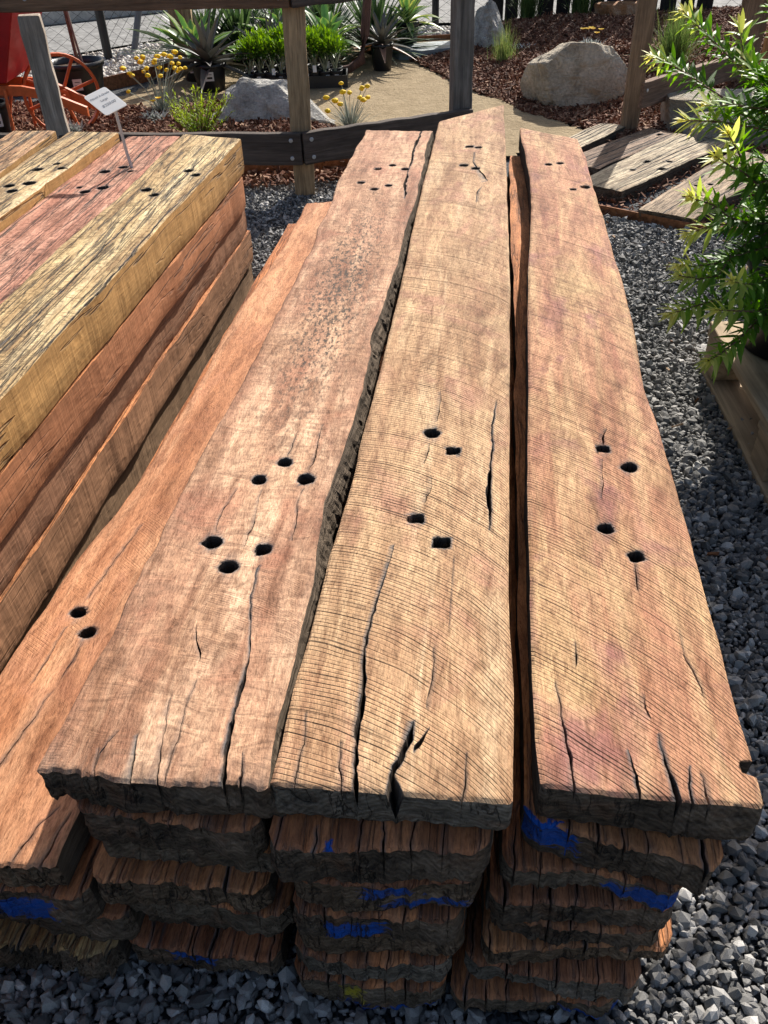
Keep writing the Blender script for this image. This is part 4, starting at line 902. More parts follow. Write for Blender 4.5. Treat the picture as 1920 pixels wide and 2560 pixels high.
edging('thin edging between the white pebbles and the paving slab', [(.2,7.35),(.78,7.42),(1.1,7.4)], .06)

# ------------------------------------------------------------------ stepping sleepers
def flat_sleeper(label, L, R, z, c, seed, holes=(), nr=5):
    m_ = sawn_wood('stepping_sleeper_face_%d' % seed, c, tuple(1.3*x for x in c), tuple(.55*x for x in c), tuple(.85*x for x in c), fissure=.7, seed=seed)
    slab('stepping_sleeper', label, L, R, z, .07, [m_, SIDE_D, END[0]], holes=holes, nrand=nr, dx=.006, dy=.03, fine=.0, edge=.004, jag=.004, seed=seed, rows=3, rw=(.0012,.003), group='stepping sleepers', cat='sleeper')
flat_sleeper('short straw coloured stepping sleeper at the end of the sand path', [(.80,4.12),(1.18,4.56)], [(.93,4.05),(1.32,4.50)], .042, (.47,.39,.27), 61)
flat_sleeper('brown stepping sleeper beside the post foot', [(.86,3.92),(1.39,4.43)], [(1.0,3.78),(1.52,4.30)], .044, (.27,.18,.12), 62, [(1.42,4.30,.012,0)])
flat_sleeper('yellowish cracked stepping sleeper with bolt holes', [(.86,3.60),(1.50,4.30)], [(1.02,3.46),(1.72,4.12)], .045, (.45,.37,.25), 63, [(1.24,3.86,.013,0),(1.33,3.84,.013,0),(1.14,3.74,.013,0),(1.27,3.74,.016,0)], 8)
flat_sleeper('grey-brown stepping sleeper with one long central crack', [(1.03,3.24),(1.66,3.98)], [(1.21,3.115),(1.90,3.83)], .046, (.34,.25,.165), 64, [(1.34,3.49,.011,0),(1.40,3.50,.011,0),(1.25,3.36,.011,0),(1.31,3.37,.011,0)], 3)
flat_sleeper('pale pinkish stepping sleeper behind the bottlebrush leaves', [(1.46,3.12),(1.92,3.84)], [(1.70,3.02),(2.18,3.72)], .046, (.46,.35,.26), 65, [(1.6,3.32,.012,0),(1.68,3.3,.012,0),(1.66,3.42,.012,0)], 6)

# ------------------------------------------------------------------ foliage tools
def leaf_mesh(P, D, L, W, bend=0., fold=.25, prof='lance', shade=None, edge=0., rows=5, side=None, seed=0, curl=None):
    """many leaves at once. P base points, D unit directions, L lengths, W widths, bend: droop, shade per leaf"""
    P = np.asarray(P, float); D = np.asarray(D, float); n = len(P); D = D/np.linalg.norm(D, axis=1)[:, None]
    L = np.broadcast_to(np.asarray(L, float), n); W = np.broadcast_to(np.asarray(W, float), n); bend = np.broadcast_to(np.asarray(bend, float), n)
    rg = np.random.RandomState(seed)
    up = np.tile([0, 0, 1.], (n, 1)) if side is None else side
    S = np.cross(D, up); bad = np.linalg.norm(S, axis=1) < .15
    S[bad] = np.cross(D[bad], np.tile([1., .3, 0], (bad.sum(), 1))); S /= np.linalg.norm(S, axis=1)[:, None]
    N = np.cross(S, D)
    u = np.linspace(0, 1, rows)
    w = {'lance': np.sin(np.pi*np.clip(u, .04, 1)**.75)**.8, 'strap': np.clip(np.minimum(.55+u*1.2, (1-u)*3.0), 0, 1), 'aloe': np.clip((1-u)**.7, 0.02, 1)*np.clip(.75+u, 0, 1),
         'blade': np.clip(1-u, .05, 1)**.6, 'oval': np.sin(np.pi*np.clip(u, .06, .97))**.6}[prof]
    w = np.where(u >= 1, .03, w)
    c = np.array([-1., 0, 1.])
    pos = P[:, None, :]+D[:, None, :]*(L[:, None]*u)[..., None]
    pos[..., 2] -= (bend[:, None]*L[:, None]*u**2)
    V = pos[:, :, None, :]+S[:, None, None, :]*(W[:, None, None]*.5*w[None, :, None]*c[None, None, :])[..., None]
    V = V+N[:, None, None, :]*(W[:, None, None]*fold*w[None, :, None]*np.abs(c)[None, None, :])[..., None]
    k = rows*3; idx = np.arange(k).reshape(rows, 3)
    q = np.stack([idx[:-1, :-1], idx[:-1, 1:], idx[1:, 1:], idx[1:, :-1]], -1).reshape(-1, 4)
    F = (q[None]+(np.arange(n)*k)[:, None, None]).reshape(-1, 4)
    sh = np.full(n, .5) if shade is None else np.asarray(shade, float)
    SH = sh[:, None, None]+edge*np.abs(c)[None, None, :]+0*u[None, :, None]
    return V.reshape(-1, 3), F, np.clip(SH, 0, 1).ravel()
def leaves(name, mat, parent, *parts, smooth=True):
    V, F, S = [], [], []; n = 0
    for v, f, s in parts: V.append(v); F.append(f+n); S.append(s); n += len(v)
    me = np_mesh(name, np.concatenate(V), np.concatenate(F), smooth=smooth, attrs={'shade': np.concatenate(S)})
    return mesh_obj(name, me, [mat], parent)
def dirs(az, el): return np.stack([np.cos(el)*np.cos(az), np.cos(el)*np.sin(az), np.sin(el)], 1)

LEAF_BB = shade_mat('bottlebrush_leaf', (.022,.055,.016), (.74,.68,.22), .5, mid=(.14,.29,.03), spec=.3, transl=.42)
LEAF_VAR = shade_mat('variegated_leaf', (.05,.12,.04), (.55,.55,.16), .45, mid=(.10,.20,.06), spec=.5, transl=.25)
LEAF_ALOE = shade_mat('aloe_leaf', (.055,.06,.05), (.36,.15,.07), .5, mid=(.125,.12,.105), spec=.4, transl=.06)
LEAF_DARK = shade_mat('dark_strap_leaf', (.018,.04,.016), (.14,.21,.08), .45, spec=.45, transl=.2)
LEAF_JADE = shade_mat('jade_leaf', (.03,.10,.008), (.24,.38,.04), .4, spec=.5, transl=.25)
LEAF_SILV = shade_mat('silver_leaf', (.16,.19,.16), (.58,.60,.56), .8, transl=.15)
LEAF_GREEN = shade_mat('bright_green_leaf', (.09,.20,.02), (.48,.60,.07), .55, transl=.3)
GRASS = shade_mat('grass_blade', (.05,.09,.025), (.34,.36,.14), .65, mid=(.13,.20,.06), transl=.3)
STEM = plain('green_grey_stem', (.22,.24,.16), .8, .2); WOODY = plain('brown_stem', (.16,.095,.06), .85, .2, 60, .4)
POTB = plain('black_plastic', (.012,.013,.015), .42, .5); SOIL = plain('potting_soil', (.07,.045,.03), .95, .1, 120, .6, .006)
YELLOW = plain('yellow_flower', (.86,.56,.02), .7, .2, 300, .2); ORANGE_C = plain('orange_flower_centre', (.62,.22,.01), .7, .2)
PAPER = plain('white_tag', (.72,.73,.72), .5, .3); PRINT = plain('black_print', (.03,.03,.03), .6, .2)

def pot(parent, c, r, h, r0=None, tagdir=None, tagz=.62, rim=True, soil=True):
    r0 = r0 or r*.76
    prof = [(0, 0), (r0*.94, 0), (r0, h*.015), (r*.965, h*.86), (r*.965, h*.88), (r*1.03, h*.885), (r*1.045, h*.94), (r*1.03, h), (r*.95, h), (r*.93, h*.86), (r*.0, h*.85)]
    if not soil: pass
    MB().lathe(prof[:-1], 28, c).build('pot', POTB, parent, smooth=True)
    so = MB(); n = 20
    so.v = [(c[0], c[1], c[2]+h*.87)]+[(c[0]+r*.935*math.cos(2*math.pi*k/n), c[1]+r*.935*math.sin(2*math.pi*k/n), c[2]+h*.855) for k in range(n)]
    so.f = [(0, k+1, (k+1) % n+1) for k in range(n)]; so.build('soil', SOIL, parent)
    if tagdir is not None:
        a = tagdir; rr = (r0+(r-r0)*tagz)*1.0+.0035; d = Vector((math.cos(a), math.sin(a), 0)); s = Vector((-d.y, d.x, 0)); w, hh = min(.026, r*.28), min(.032, h*.16)
        p = Vector(c)+d*rr+Vector((0, 0, h*tagz)); slope = Vector((d.x*(r-r0)/h, d.y*(r-r0)/h, 1)).normalized()
        mk = lambda p, w, hh, o: MB().add([p-s*w-slope*hh+d*o, p+s*w-slope*hh+d*o, p+s*w+slope*hh+d*o, p-s*w+slope*hh+d*o, p-s*w-slope*hh, p+s*w-slope*hh, p+s*w+slope*hh, p-s*w+slope*hh], [(0,1,2,3),(7,6,5,4),(0,4,5,1),(1,5,6,2),(2,6,7,3),(3,7,4,0)])
        tg = mk(p, w, hh, .0015).build('price_tag', PAPER, parent)
        mk(p+d*.0015-slope*hh*.3, w*.62, hh*.22, .0006).build('barcode', PRINT, tg)
        mk(p+d*.0015+slope*hh*.45, w*.55, hh*.06, .0006).build('print_line', PRINT, tg)

# ------------------------------------------------------------------ potted bottlebrush on a pallet
PALW = old_timber('pallet_wood', (.42,.31,.20), 9)
pal = empty('pallet', (.893, 2.045, 0), math.atan2(-.56, -.045)+math.pi/2); tag(pal, 'pale timber pallet under the potted bottlebrush', 'pallet')
def board(name, x0, x1, y0, y1, z0, z1): 
    m_ = MB().box(((x0+x1)/2, (y0+y1)/2, (z0+z1)/2), (x1-x0, y1-y0, z1-z0)); o = m_.build(name, PALW_Y, pal, bevel=.002); return o
def timber_y(name, c, seed):
    t = NT(name); P = t.vmath('ADD', t.obj(), (seed, seed, 0)); n1 = t.noise(t.mapv(P, (50, 3.5, 50)), 1, 5, .65, .5); n2 = t.noise(P, 7, 4, .6)
    col = t.ramp(n1, [(.3, tuple(.55*x for x in c)), (.52, c), (.72, tuple(1.3*x for x in c))]); col = t.mix(t.mr(n2, .52, .7, 0, .5), col, tuple(.5*x for x in c))
    return t.done(col, .85, t.bump(n1, .002), spec=.2)
PALW_Y = timber_y('pallet_board', (.44,.33,.215), 1)
for bx in (0., .36, .70): board('bottom_board', bx, bx+.10, -1.0, 0, 0, .018)
for bx in (.0, .37, .715):
    for by in (-.10, -.56, -1.0): board('block', bx+.006, bx+.086, by+.004, by+.096, .018, .108)
for by in (-.095, -.555, -.995): board('cross_board', 0.0, .80, by, by+.09, .108, .126)
for bx in (.0, .12, .24, .36, .48, .60, .71): board('deck_board', bx+.002, bx+.092, -1.0, -.001, .126, .146)
bb = empty('bottlebrush', (1.03, 1.885, .146)); tag(bb, 'leafy green bottlebrush shrub in a black pot on the pallet', 'shrub')
bb_inv = Vector(bb.location)
pot(bb, (0, 0, 0), .135, .235)
shoots = [[(.795,2.4,.825),(.814,2.33,.802),(.828,2.26,.783),(.84,2.19,.767),(.852,2.12,.748),(.862,2.05,.728),(.868,1.98,.696)],
 [(.748,2.45,.715),(.771,2.356,.714),(.802,2.262,.699),(.818,2.168,.689),(.82,2.074,.689),(.83,1.98,.692)],
 [(.87,2.2,.82),(.861,2.15,.799),(.857,2.1,.765),(.86,2.05,.737),(.862,2.0,.717),(.866,1.95,.688)],
 [(.763,2.05,.684),(.772,2.0,.689),(.792,1.95,.703),(.811,1.9,.709)],
 [(.706,2.0,.663),(.749,1.975,.666),(.78,1.95,.668),(.811,1.925,.666),(.842,1.9,.665)],
 [(.861,2.1,.765),(.848,2.015,.756),(.84,1.93,.743)],
 [(.707,1.74,.702),(.748,1.768,.659),(.789,1.795,.609),(.827,1.822,.574),(.873,1.85,.541)],
 [(.677,1.7,.668),(.722,1.733,.64),(.772,1.767,.614),(.817,1.8,.581)],
 [(.648,1.72,.586),(.678,1.744,.568),(.72,1.768,.551),(.767,1.792,.517),(.804,1.816,.497),(.861,1.84,.479)],
 [(.699,1.82,.469),(.735,1.827,.478),(.771,1.833,.484),(.82,1.84,.482)],
 [(.656,1.72,.438),(.7,1.744,.425),(.755,1.768,.419),(.796,1.792,.427),(.84,1.816,.447),(.887,1.84,.457)],
 [(.645,1.68,.433),(.698,1.7,.414),(.748,1.72,.412),(.767,1.74,.428),(.782,1.76,.436)],
 [(.618,1.62,.373),(.686,1.665,.368),(.754,1.71,.36),(.832,1.755,.346),(.91,1.8,.36)],
 [(.696,1.58,.398),(.766,1.62,.375),(.828,1.66,.352),(.873,1.7,.345)],
 [(.722,1.6,.453),(.776,1.65,.42),(.832,1.7,.40)],
 [(.687,1.54,.301),(.732,1.58,.298),(.778,1.62,.306),(.824,1.66,.32),(.877,1.7,.34)]]
rgb = np.random.RandomState(8)
trunk = [Vector((1.03,1.885,.32)), Vector((1.0,1.88,.48)), Vector((.95,1.875,.62)), Vector((.90,1.87,.74)), Vector((.86,1.87,.85))]
trunk2 = [Vector((1.04,1.89,.32)), Vector((1.07,1.9,.55)), Vector((1.05,1.92,.8)), Vector((1.08,1.93,1.02))]
def near(p):
    best = min(((q0.lerp(q1, u/5)-p).length, q0.lerp(q1, u/5)) for tr in (trunk, trunk2) for q0, q1 in zip(tr[:-1], tr[1:]) for u in range(6) if q0.lerp(q1, u/5).z < p.z+.03) if False else None
    c = [(q0.lerp(q1, u/5)) for tr in (trunk, trunk2) for q0, q1 in zip(tr[:-1], tr[1:]) for u in range(6)]
    c = [q for q in c if q.z < p.z+.02] or [trunk[0]]
    return min(c, key=lambda q: (q-p).length)
allsh = []
def ys(p): return 1.0
for s_ in shoots:
    pts = [Vector(p) for p in s_]; e = near(pts[-1]); allsh.append((pts+[pts[-1].lerp(e, .5)-Vector((0, 0, .008)), e], True))
for k in range(150):
    tr = trunk if k % 2 else trunk2; i = rgb.randint(0, len(tr)-1); b0 = tr[i].lerp(tr[min(i+1, len(tr)-1)], rgb.rand())
    az = rgb.uniform(0, 2*math.pi); el = rgb.uniform(-.25, 1.0); ln = rgb.uniform(.10, .24)*(1 if b0.z < .7 else .75)
    d = Vector((math.cos(az)*math.cos(el), math.sin(az)*math.cos(el), math.sin(el)))
    if b0.x+d.x*ln < .80 : continue
    pts = [b0+d*ln*u+Vector((0, 0, .10*ln*(u*u)*(1 if k % 3 else -1.2))) for u in (1, .75, .5, .25, 0)]
    allsh.append((pts, False))
st = MB(); st.tube([p-bb_inv for p in trunk], [.008, .007, .006, .005, .004], 7); st.tube([p-bb_inv for p in trunk2], [.008, .007, .006, .004], 7)
LP, LD, LL, LW, LSH, LB = [], [], [], [], [], []
for pts, main in allsh:
    st.tube([p-bb_inv for p in pts], [.0012]+[.0022]*(len(pts)-2)+[.003], 5)
    seg = [(pts[i+1]-pts[i]).length for i in range(len(pts)-1)]; tot = sum(seg); ang = rgb.rand()*6; s0 = 0.0; k = 0
    lim = min(tot*.95, .30 if main else tot*.92)
    while s0 < lim:
        acc = 0
        for i, sl in enumerate(seg):
            if acc+sl >= s0: break
            acc += sl
        u = (s0-acc)/max(sl, 1e-6); p = pts[i].lerp(pts[i+1], u); tdir = (pts[i]-pts[i+1]).normalized()
        a = tdir.cross(Vector((0, 0, 1)))
        a = a.normalized() if a.length > .05 else Vector((1, 0, 0)); b = tdir.cross(a)
        ang += 2.4; ra = a*math.cos(ang)+b*math.sin(ang)
        tipf = max(0., 1-s0/.03); spread = .35+.75*min(1, s0/.05)+rgb.uniform(-.2, .2)
        d = (tdir+ra*spread).normalized()
        LP.append(p-bb_inv); LD.append(d); LL.append((.020+.034*min(1, s0/.03))*rgb.uniform(.8, 1.2)*ys(p)); LW.append((.0058+.0052*min(1, s0/.03))*rgb.uniform(.85, 1.15)*ys(p))
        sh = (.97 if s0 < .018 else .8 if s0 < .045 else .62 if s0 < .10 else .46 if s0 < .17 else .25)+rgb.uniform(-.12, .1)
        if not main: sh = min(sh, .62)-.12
        LSH.append(sh); LB.append(rgb.uniform(-.05, .25))
        s0 += (.0020 if s0 < .02 else .0042)*rgb.uniform(.8, 1.3); k += 1
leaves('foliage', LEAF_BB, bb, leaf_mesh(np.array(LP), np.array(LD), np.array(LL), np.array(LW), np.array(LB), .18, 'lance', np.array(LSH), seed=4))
st.build('stems', WOODY, bb, smooth=True)
p2 = empty('potted_seedling', (.995, 1.635, .146)); tag(p2, 'low black pot with short green shoots in front of the bottlebrush pot', 'potted plant'); pot(p2, (0, 0, 0), .125, .20)
rgq = np.random.RandomState(77); az = rgq.uniform(0, 6.28, 90); el = rgq.uniform(.5, 1.4, 90); D_ = dirs(az, el); ti = rgq.uniform(.02, .12, 90)
leaves('foliage', LEAF_BB, p2, leaf_mesh(np.stack([D_[:, 0]*ti*.8, D_[:, 1]*ti*.8, .17+ti*1.2], 1), D_, .045, .007, .1, .2, 'lance', rgq.uniform(.15, .5, 90)))
stq = MB()
for k in range(5): stq.tube([(0, 0, .16), (D_[k, 0]*.05, D_[k, 1]*.05, .24), (D_[k, 0]*.1, D_[k, 1]*.1, .31)], [.003, .002, .001], 5)
stq.build('stem', WOODY, p2)

# ------------------------------------------------------------------ garden plants behind the fence
def rosette(name, label, c, n, L, W, el0, el1, mat, prof, seed, bend, shade, edge=0., cat='plant', potr=None, poth=0., tagdir=None, fold=.3, group=None, rows=7):
    e = empty(name, c); tag(e, label, cat, group); rg = np.random.RandomState(seed)
    if potr: pot(e, (0, 0, 0), potr, poth, tagdir=tagdir)
    az = np.arange(n)*2.399+rg.uniform(-.25, .25, n); f = np.linspace(0, 1, n); el = el0+(el1-el0)*f+rg.uniform(-.12, .12, n)
    D = dirs(az, el); P = np.stack([D[:, 0]*.012, D[:, 1]*.012, poth*.9+.03*f], 1)
    leaves('leaf_rosette', mat, e, leaf_mesh(P, D, L*rg.uniform(.75, 1.1, n)*(1-.25*f), W*rg.uniform(.85, 1.1, n), bend*rg.uniform(.5, 1.4, n), fold, prof, shade(rg, n), edge, rows))
    return e
GA = 'potted succulents behind the fence'
va = lambda rg, n: rg.uniform(.0, .3, n)
rosette('potted_aloe', 'big grey aloe in a tagged black pot behind the long boulder', (-1.0,5.86,.0), 30, .40, .072, -.35, 1.3, LEAF_ALOE, 'aloe', 3, .12, lambda rg, n: rg.uniform(.1, .6, n), 0, 'aloe', .108, .165, -1.45, .32, GA)
rosette('potted_aloe', 'smaller grey aloe between the big aloe and the corner post', (-.66,6.28,.0), 20, .38, .065, .0, 1.35, LEAF_ALOE, 'aloe', 5, .1, lambda rg, n: rg.uniform(.1, .5, n), 0, 'aloe', .085, .13, None, .32, GA)
rosette('potted_aloe', 'spiny aloe with orange lower leaves in a black pot beside the paving slab', (.10,6.32,.0), 24, .29, .055, -.3, 1.35, LEAF_ALOE, 'aloe', 7, .15, lambda rg, n: np.where(np.arange(n) < 5, .85, .3)+rg.uniform(-.1, .1, n), 0, 'aloe', .078, .165, None, .3, GA)
rosette('variegated_agave', 'yellow-edged strap leaf plant behind the big aloe', (-1.14,6.2,.0), 22, .50, .065, .3, 1.35, LEAF_VAR, 'strap', 9, .35, va, .55, 'agave', .105, .14, -1.6, .25, GA)
rosette('variegated_agave', 'yellow-edged strap leaf plant above the jade plants', (-.27,6.42,.0), 22, .48, .06, .25, 1.35, LEAF_VAR, 'strap', 10, .35, va, .55, 'agave', .09, .14, None, .25, GA)
rosette('variegated_agave', 'yellow-edged strap leaf plant in a black pot beside the chain link fence', (.30,6.98,.0), 22, .36, .05, .2, 1.3, LEAF_VAR, 'strap', 11, .3, va, .7, 'agave', .088, .2, -1.9, .25, GA)
rosette('variegated_agave', 'yellow-edged strap leaf plant behind the smaller aloe', (-.55,6.6,.0), 18, .5, .06, .4, 1.35, LEAF_VAR, 'strap', 12, .3, va, .55, 'agave', .09, .14, None, .25, GA)
for k, (x, y, lab) in enumerate([(-.92,6.85,'dark strappy clump behind the big aloe'), (-.30,6.95,'dark strappy clump behind the leaning brown trunk'), (.06,6.8,'dark strappy clump beside the spiny aloe'), (-.62,7.0,'dark strappy clump behind the smaller aloe'), (-1.15,6.75,'dark strappy clump beside the thick brown upright')]):
    rosette('strap_leaf_plant', lab, (x, y, .0), 150, .66, .026, .1, 1.45, LEAF_DARK, 'strap', 20+k, .25, lambda rg, n: rg.beta(1.3, 2.5, n), .1, 'plant', None, .02, None, .2, 'dark strappy plants')
tr = empty('young_tree', (-.02, 6.12, 0)); tag(tr, 'leaning reddish-brown trunk rising between the jades and the spiny aloe', 'tree')
TR = old_timber('red_bark', (.12,.065,.05), 11)
MB().tube([(-.2,-.03,.05), (-.10,-.01,.055), (-.02,0,.10), (.01,.0,.25), (.04,.02,.5), (.06,.05,.9), (.03,.08,1.4)], [.022,.026,.032,.03,.028,.026,.02], 8).build('trunk', TR, tr, smooth=True)
rgc = np.random.RandomState(31); n = 36; D = dirs(rgc.uniform(0, 6.28, n), rgc.uniform(-.3, 1.4, n))
leaves('crown', LEAF_DARK, tr, leaf_mesh(np.tile([.03,.08,1.4], (n, 1))+D*.02, D, rgc.uniform(.18, .3, n), .016, .35, .2, 'strap', rgc.beta(1.5, 2.5, n)))
# jade plants in two trays
tray_x = [(-.80,-.49), (-.46,-.13)]
for k, (x0, x1) in enumerate(tray_x):
    tt = MB()
    for (xa, xb, ya, yb) in ((x0,x1,5.78,5.788),(x0,x1,5.992,6.0),(x0,x0+.008,5.788,5.992),(x1-.008,x1,5.788,5.992)): tt.box(((xa+xb)/2, (ya+yb)/2, .045), (xb-xa, yb-ya, .07))
    tt.box(((x0+x1)/2, 5.89, .011), (x1-x0-.016, .204, .006))
    tag(tt.build('plant_tray', POTB), ['black plastic tray of jade plants beside the aloe pots', 'black plastic tray of jade plants beside the leaning trunk'][k], 'tray', 'plant trays')
def make_jade(seed):
    e = empty('jade_plant'); rg = np.random.RandomState(seed)
    pot(e, (0, 0, 0), .042, .085, tagdir=-1.4 if seed % 2 else None)
    mb = MB()
    for k in range(4):
        a = k*1.57+rg.rand(); mb.tube([(0, 0, .07), (.012*math.cos(a), .012*math.sin(a), .11), (.035*math.cos(a), .035*math.sin(a), .16)], [.006, .005, .003], 6)
    mb.build('stem', STEM, e, smooth=True)
    n = 420; D = dirs(rg.uniform(0, 6.28, n), rg.uniform(-.35, 1.5, n)); r = .062*rg.uniform(.45, 1.15, n)*(1+.25*np.sin(D[:, 0]*9+D[:, 1]*7))
    P = D*r[:, None]*np.array([1.15, 1.15, .85])+np.array([0, 0, .185]); D2 = D+.5*rg.randn(n, 3)+np.array([0, 0, .5])
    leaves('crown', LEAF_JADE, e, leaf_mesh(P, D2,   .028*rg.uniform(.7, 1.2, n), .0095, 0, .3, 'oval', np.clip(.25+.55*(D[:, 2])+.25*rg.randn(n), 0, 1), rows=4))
    if seed == 52: MB().box((.012, -.045, .092), (.02, .0015, .034)).build('plant_label', PAPER, e)
    return e
def copy_tree(o, parent=None):
    c = o.copy(); COL.objects.link(c); c.parent = parent
    for ch in o.children: copy_tree(ch, c)
    return c
protos = [make_jade(51), make_jade(52), make_jade(53)]
spots = [(x0+.055+.067*i+.0, 5.835+.108*j) for x0, x1 in tray_x for i in range(4) for j in range(2)]
rgj = random.Random(4)
for k, (x, y) in enumerate(spots):
    o = protos[k] if k < 3 else copy_tree(protos[k % 3])
    o.location = (x+.012*(k % 8)//2*0, y, .014); o.rotation_euler = (0, 0, rgj.uniform(-.35, .35)); s_ = rgj.uniform(1.0, 1.25); o.scale = (s_, s_, s_)
    tag(o, 'small bright green jade plant in the '+('back' if k % 2 else 'front')+' row of the tray beside the '+('aloe pots' if k < 8 else 'leaning trunk'), 'plant', 'jade plants in trays')

def flower_clump(label, c, n, h0, h1, rad, seed, base=True, cat='flower'):
    e = empty('flower_clump', c); tag(e, label, cat, 'yellow flower clumps'); rg = np.random.RandomState(seed); mb = MB(); fl = MB()
    bm = bmesh.new(); bmesh.ops.create_icosphere(bm, subdivisions=2, radius=1); IV = [v.co.copy() for v in bm.verts]; IF = [tuple(v.index for v in f.verts) for f in bm.faces]; bm.free()
    for k in range(n):
        a = rg.uniform(0, 6.28); r = rad*math.sqrt(rg.rand()); h = rg.uniform(h0, h1)*(1-.25*r/rad)
        tip = Vector((r*math.cos(a), r*math.sin(a), h)); mid = Vector((tip.x*.45, tip.y*.45, h*.55))
        mb.tube([(tip.x*.1, tip.y*.1, 0), mid, tip], [.0022, .0018, .0015], 4)
        fs = MB(); rr = rg.uniform(.012, .018)
        fs.add([Vector((p.x*rr*(1+.15*rg.randn()), p.y*rr*(1+.15*rg.randn()), p.z*rr*.72))+tip for p in IV], IF); fs.build('flower_head', YELLOW, e)
    mb.build('stems', plain('silver_stem_%d' % seed, (.30,.33,.26), .8, .2), e)
    if base:
        m_ = 150; D = dirs(rg.uniform(0, 6.28, m_), rg.uniform(.5, 1.5, m_))
        leaves('foliage', LEAF_SILV, e, leaf_mesh(D*np.array([.05, .05, .01])*rg.rand(m_, 1), D, rg.uniform(.08, .2, m_), .005, .15, .2, 'blade', rg.uniform(0, .4, m_)))
    return e
flower_clump('tall clump of yellow button flowers on silvery stems beside the cart', (-1.16,5.10,.04), 30, .20, .36, .21, 61)
flower_clump('small clump of yellow button flowers behind the low rail by the boulder', (-.10,4.62,.04), 13, .12, .26, .14, 62)
def gazania(label, c, seed, nf):
    e = empty('gazania', c); tag(e, label, 'flower', 'silver-leaved daisies'); rg = np.random.RandomState(seed); m_ = 150
    D = dirs(rg.uniform(0, 6.28, m_), rg.uniform(-.05, 1.2, m_)); P = np.concatenate([rg.uniform(-.05, .05, (m_, 2)), np.zeros((m_, 1))], 1)
    leaves('foliage', LEAF_SILV, e, leaf_mesh(P, D, rg.uniform(.05, .1, m_), .007, .3, .25, 'lance', rg.uniform(.25, 1, m_)))
    for k in range(nf):
        a = rg.uniform(0, 6.28); r = rg.uniform(.02, .07); p = Vector((r*math.cos(a), r*math.sin(a), rg.uniform(.08, .12)))
        m2 = 13; az = np.arange(m2)*6.283/m2; D = dirs(az, np.full(m2, .25))
        v, f, s = leaf_mesh(np.tile(p, (m2, 1)), D, .021, .0095, -.2, .1, 'oval', np.full(m2, .5), rows=4)
        me = np_mesh('flower', v, f, smooth=True, attrs={'shade': s}); fo = mesh_obj('flower', me, [YELLOW], e)
        MB().lathe([(0, .004), (.005, .003), (.0065, 0)], 8, p+Vector((0, 0, .002))).build('flower_centre', ORANGE_C, fo)
gazania('silver-leaved daisy with one orange flower beside the grey post', (-1.58,4.72,.05), 71, 1)
gazania('silver-leaved daisy with yellow flowers in front of the tall flower clump', (-1.17,4.93,.05), 72, 2)
gazania('silver-leaved daisy with orange flowers behind the cream boulder', (1.46,6.1,.13), 73, 6)
gazania('flowerless silver ground plant beside the tall white boulder', (1.08,6.45,.06), 74, 0)
def shrublet(label, c, n, h, rad, mat, seed, leafl=.014, cat='shrub'):
    e = empty('garden_shrub', c); tag(e, label, cat, 'garden shrubs'); rg = np.random.RandomState(seed); mb = MB(); P, D, S = [], [], []
    for k in range(n):
        a = rg.uniform(0, 6.28); r = rad*rg.uniform(.3, 1); t_ = Vector((r*math.cos(a), r*math.sin(a), h*rg.uniform(.45, 1)))
        pts = [Vector((0, 0, 0)).lerp(t_, u)+Vector((0, 0, -.25*h*(u-u*u))) for u in (0, .33, .66, 1)]
        mb.tube(pts, [.0025, .002, .0015, .001], 4)
        for q in np.linspace(.3, 1, 26):
            p = pts[0].lerp(pts[-1], q)+Vector((0, 0, -.25*h*(q-q*q))); d = (t_.normalized()+Vector(rg.randn(3)*.75)).normalized(); P.append(p); D.append(d); S.append(.15+.75*q*q+rg.uniform(-.15, .15))
    mb.build('stems', WOODY, e); n_ = len(P)
    leaves('foliage', mat, e, leaf_mesh(np.array(P), np.array(D), leafl*rg.uniform(.7, 1.3, n_), leafl*.22, 0, .2, 'lance', np.array(S), rows=4)); return e
shrublet('low bright green shrub in bark chips behind the yellow sleeper', (-.86,4.52,.05), 62, .21, .19, LEAF_GREEN, 81, .021)
def grass(label, c, n, L, spread, seed, w=.004, tone=(0, 1)):
    e = empty('grass_tuft', c); tag(e, label, 'grass', 'grass tufts on the mound'); rg = np.random.RandomState(seed)
    az = rg.uniform(0, 6.28, n); el = math.pi/2-np.abs(rg.randn(n))*spread; D = dirs(az, el); P = np.stack([.03*rg.randn(n), .03*rg.randn(n), 0*az], 1)
    leaves('blades', GRASS, e, leaf_mesh(P, D, L*rg.uniform(.5, 1.1, n), w, rg.uniform(.0, .45, n), .15, 'blade', rg.uniform(*tone, n), rows=6)); return e
grass('narrow upright green grass tuft in front of the tall white boulder', (.90,6.15,.02), 260, .30, .28, 91, .0035, (.3, 1))
grass('wide arching grass tuft against the dark palings', (1.86,5.62,.10), 620, .36, .42, 92, .004, (.1, .8))
grass('fine green grass clump at the foot of the palings behind the boulders', (1.28,7.55,.12), 420, .42, .4, 93, .004, (0, .6))
grass('fine green grass clump at the palings above the orange flowers', (1.68,7.45,.12), 420, .44, .35, 94, .004, (0, .7))
grass('small green sprig beside the sandstone blocks', (1.62,4.95,.10), 90, .12, .6, 95, .006, (.4, 1))

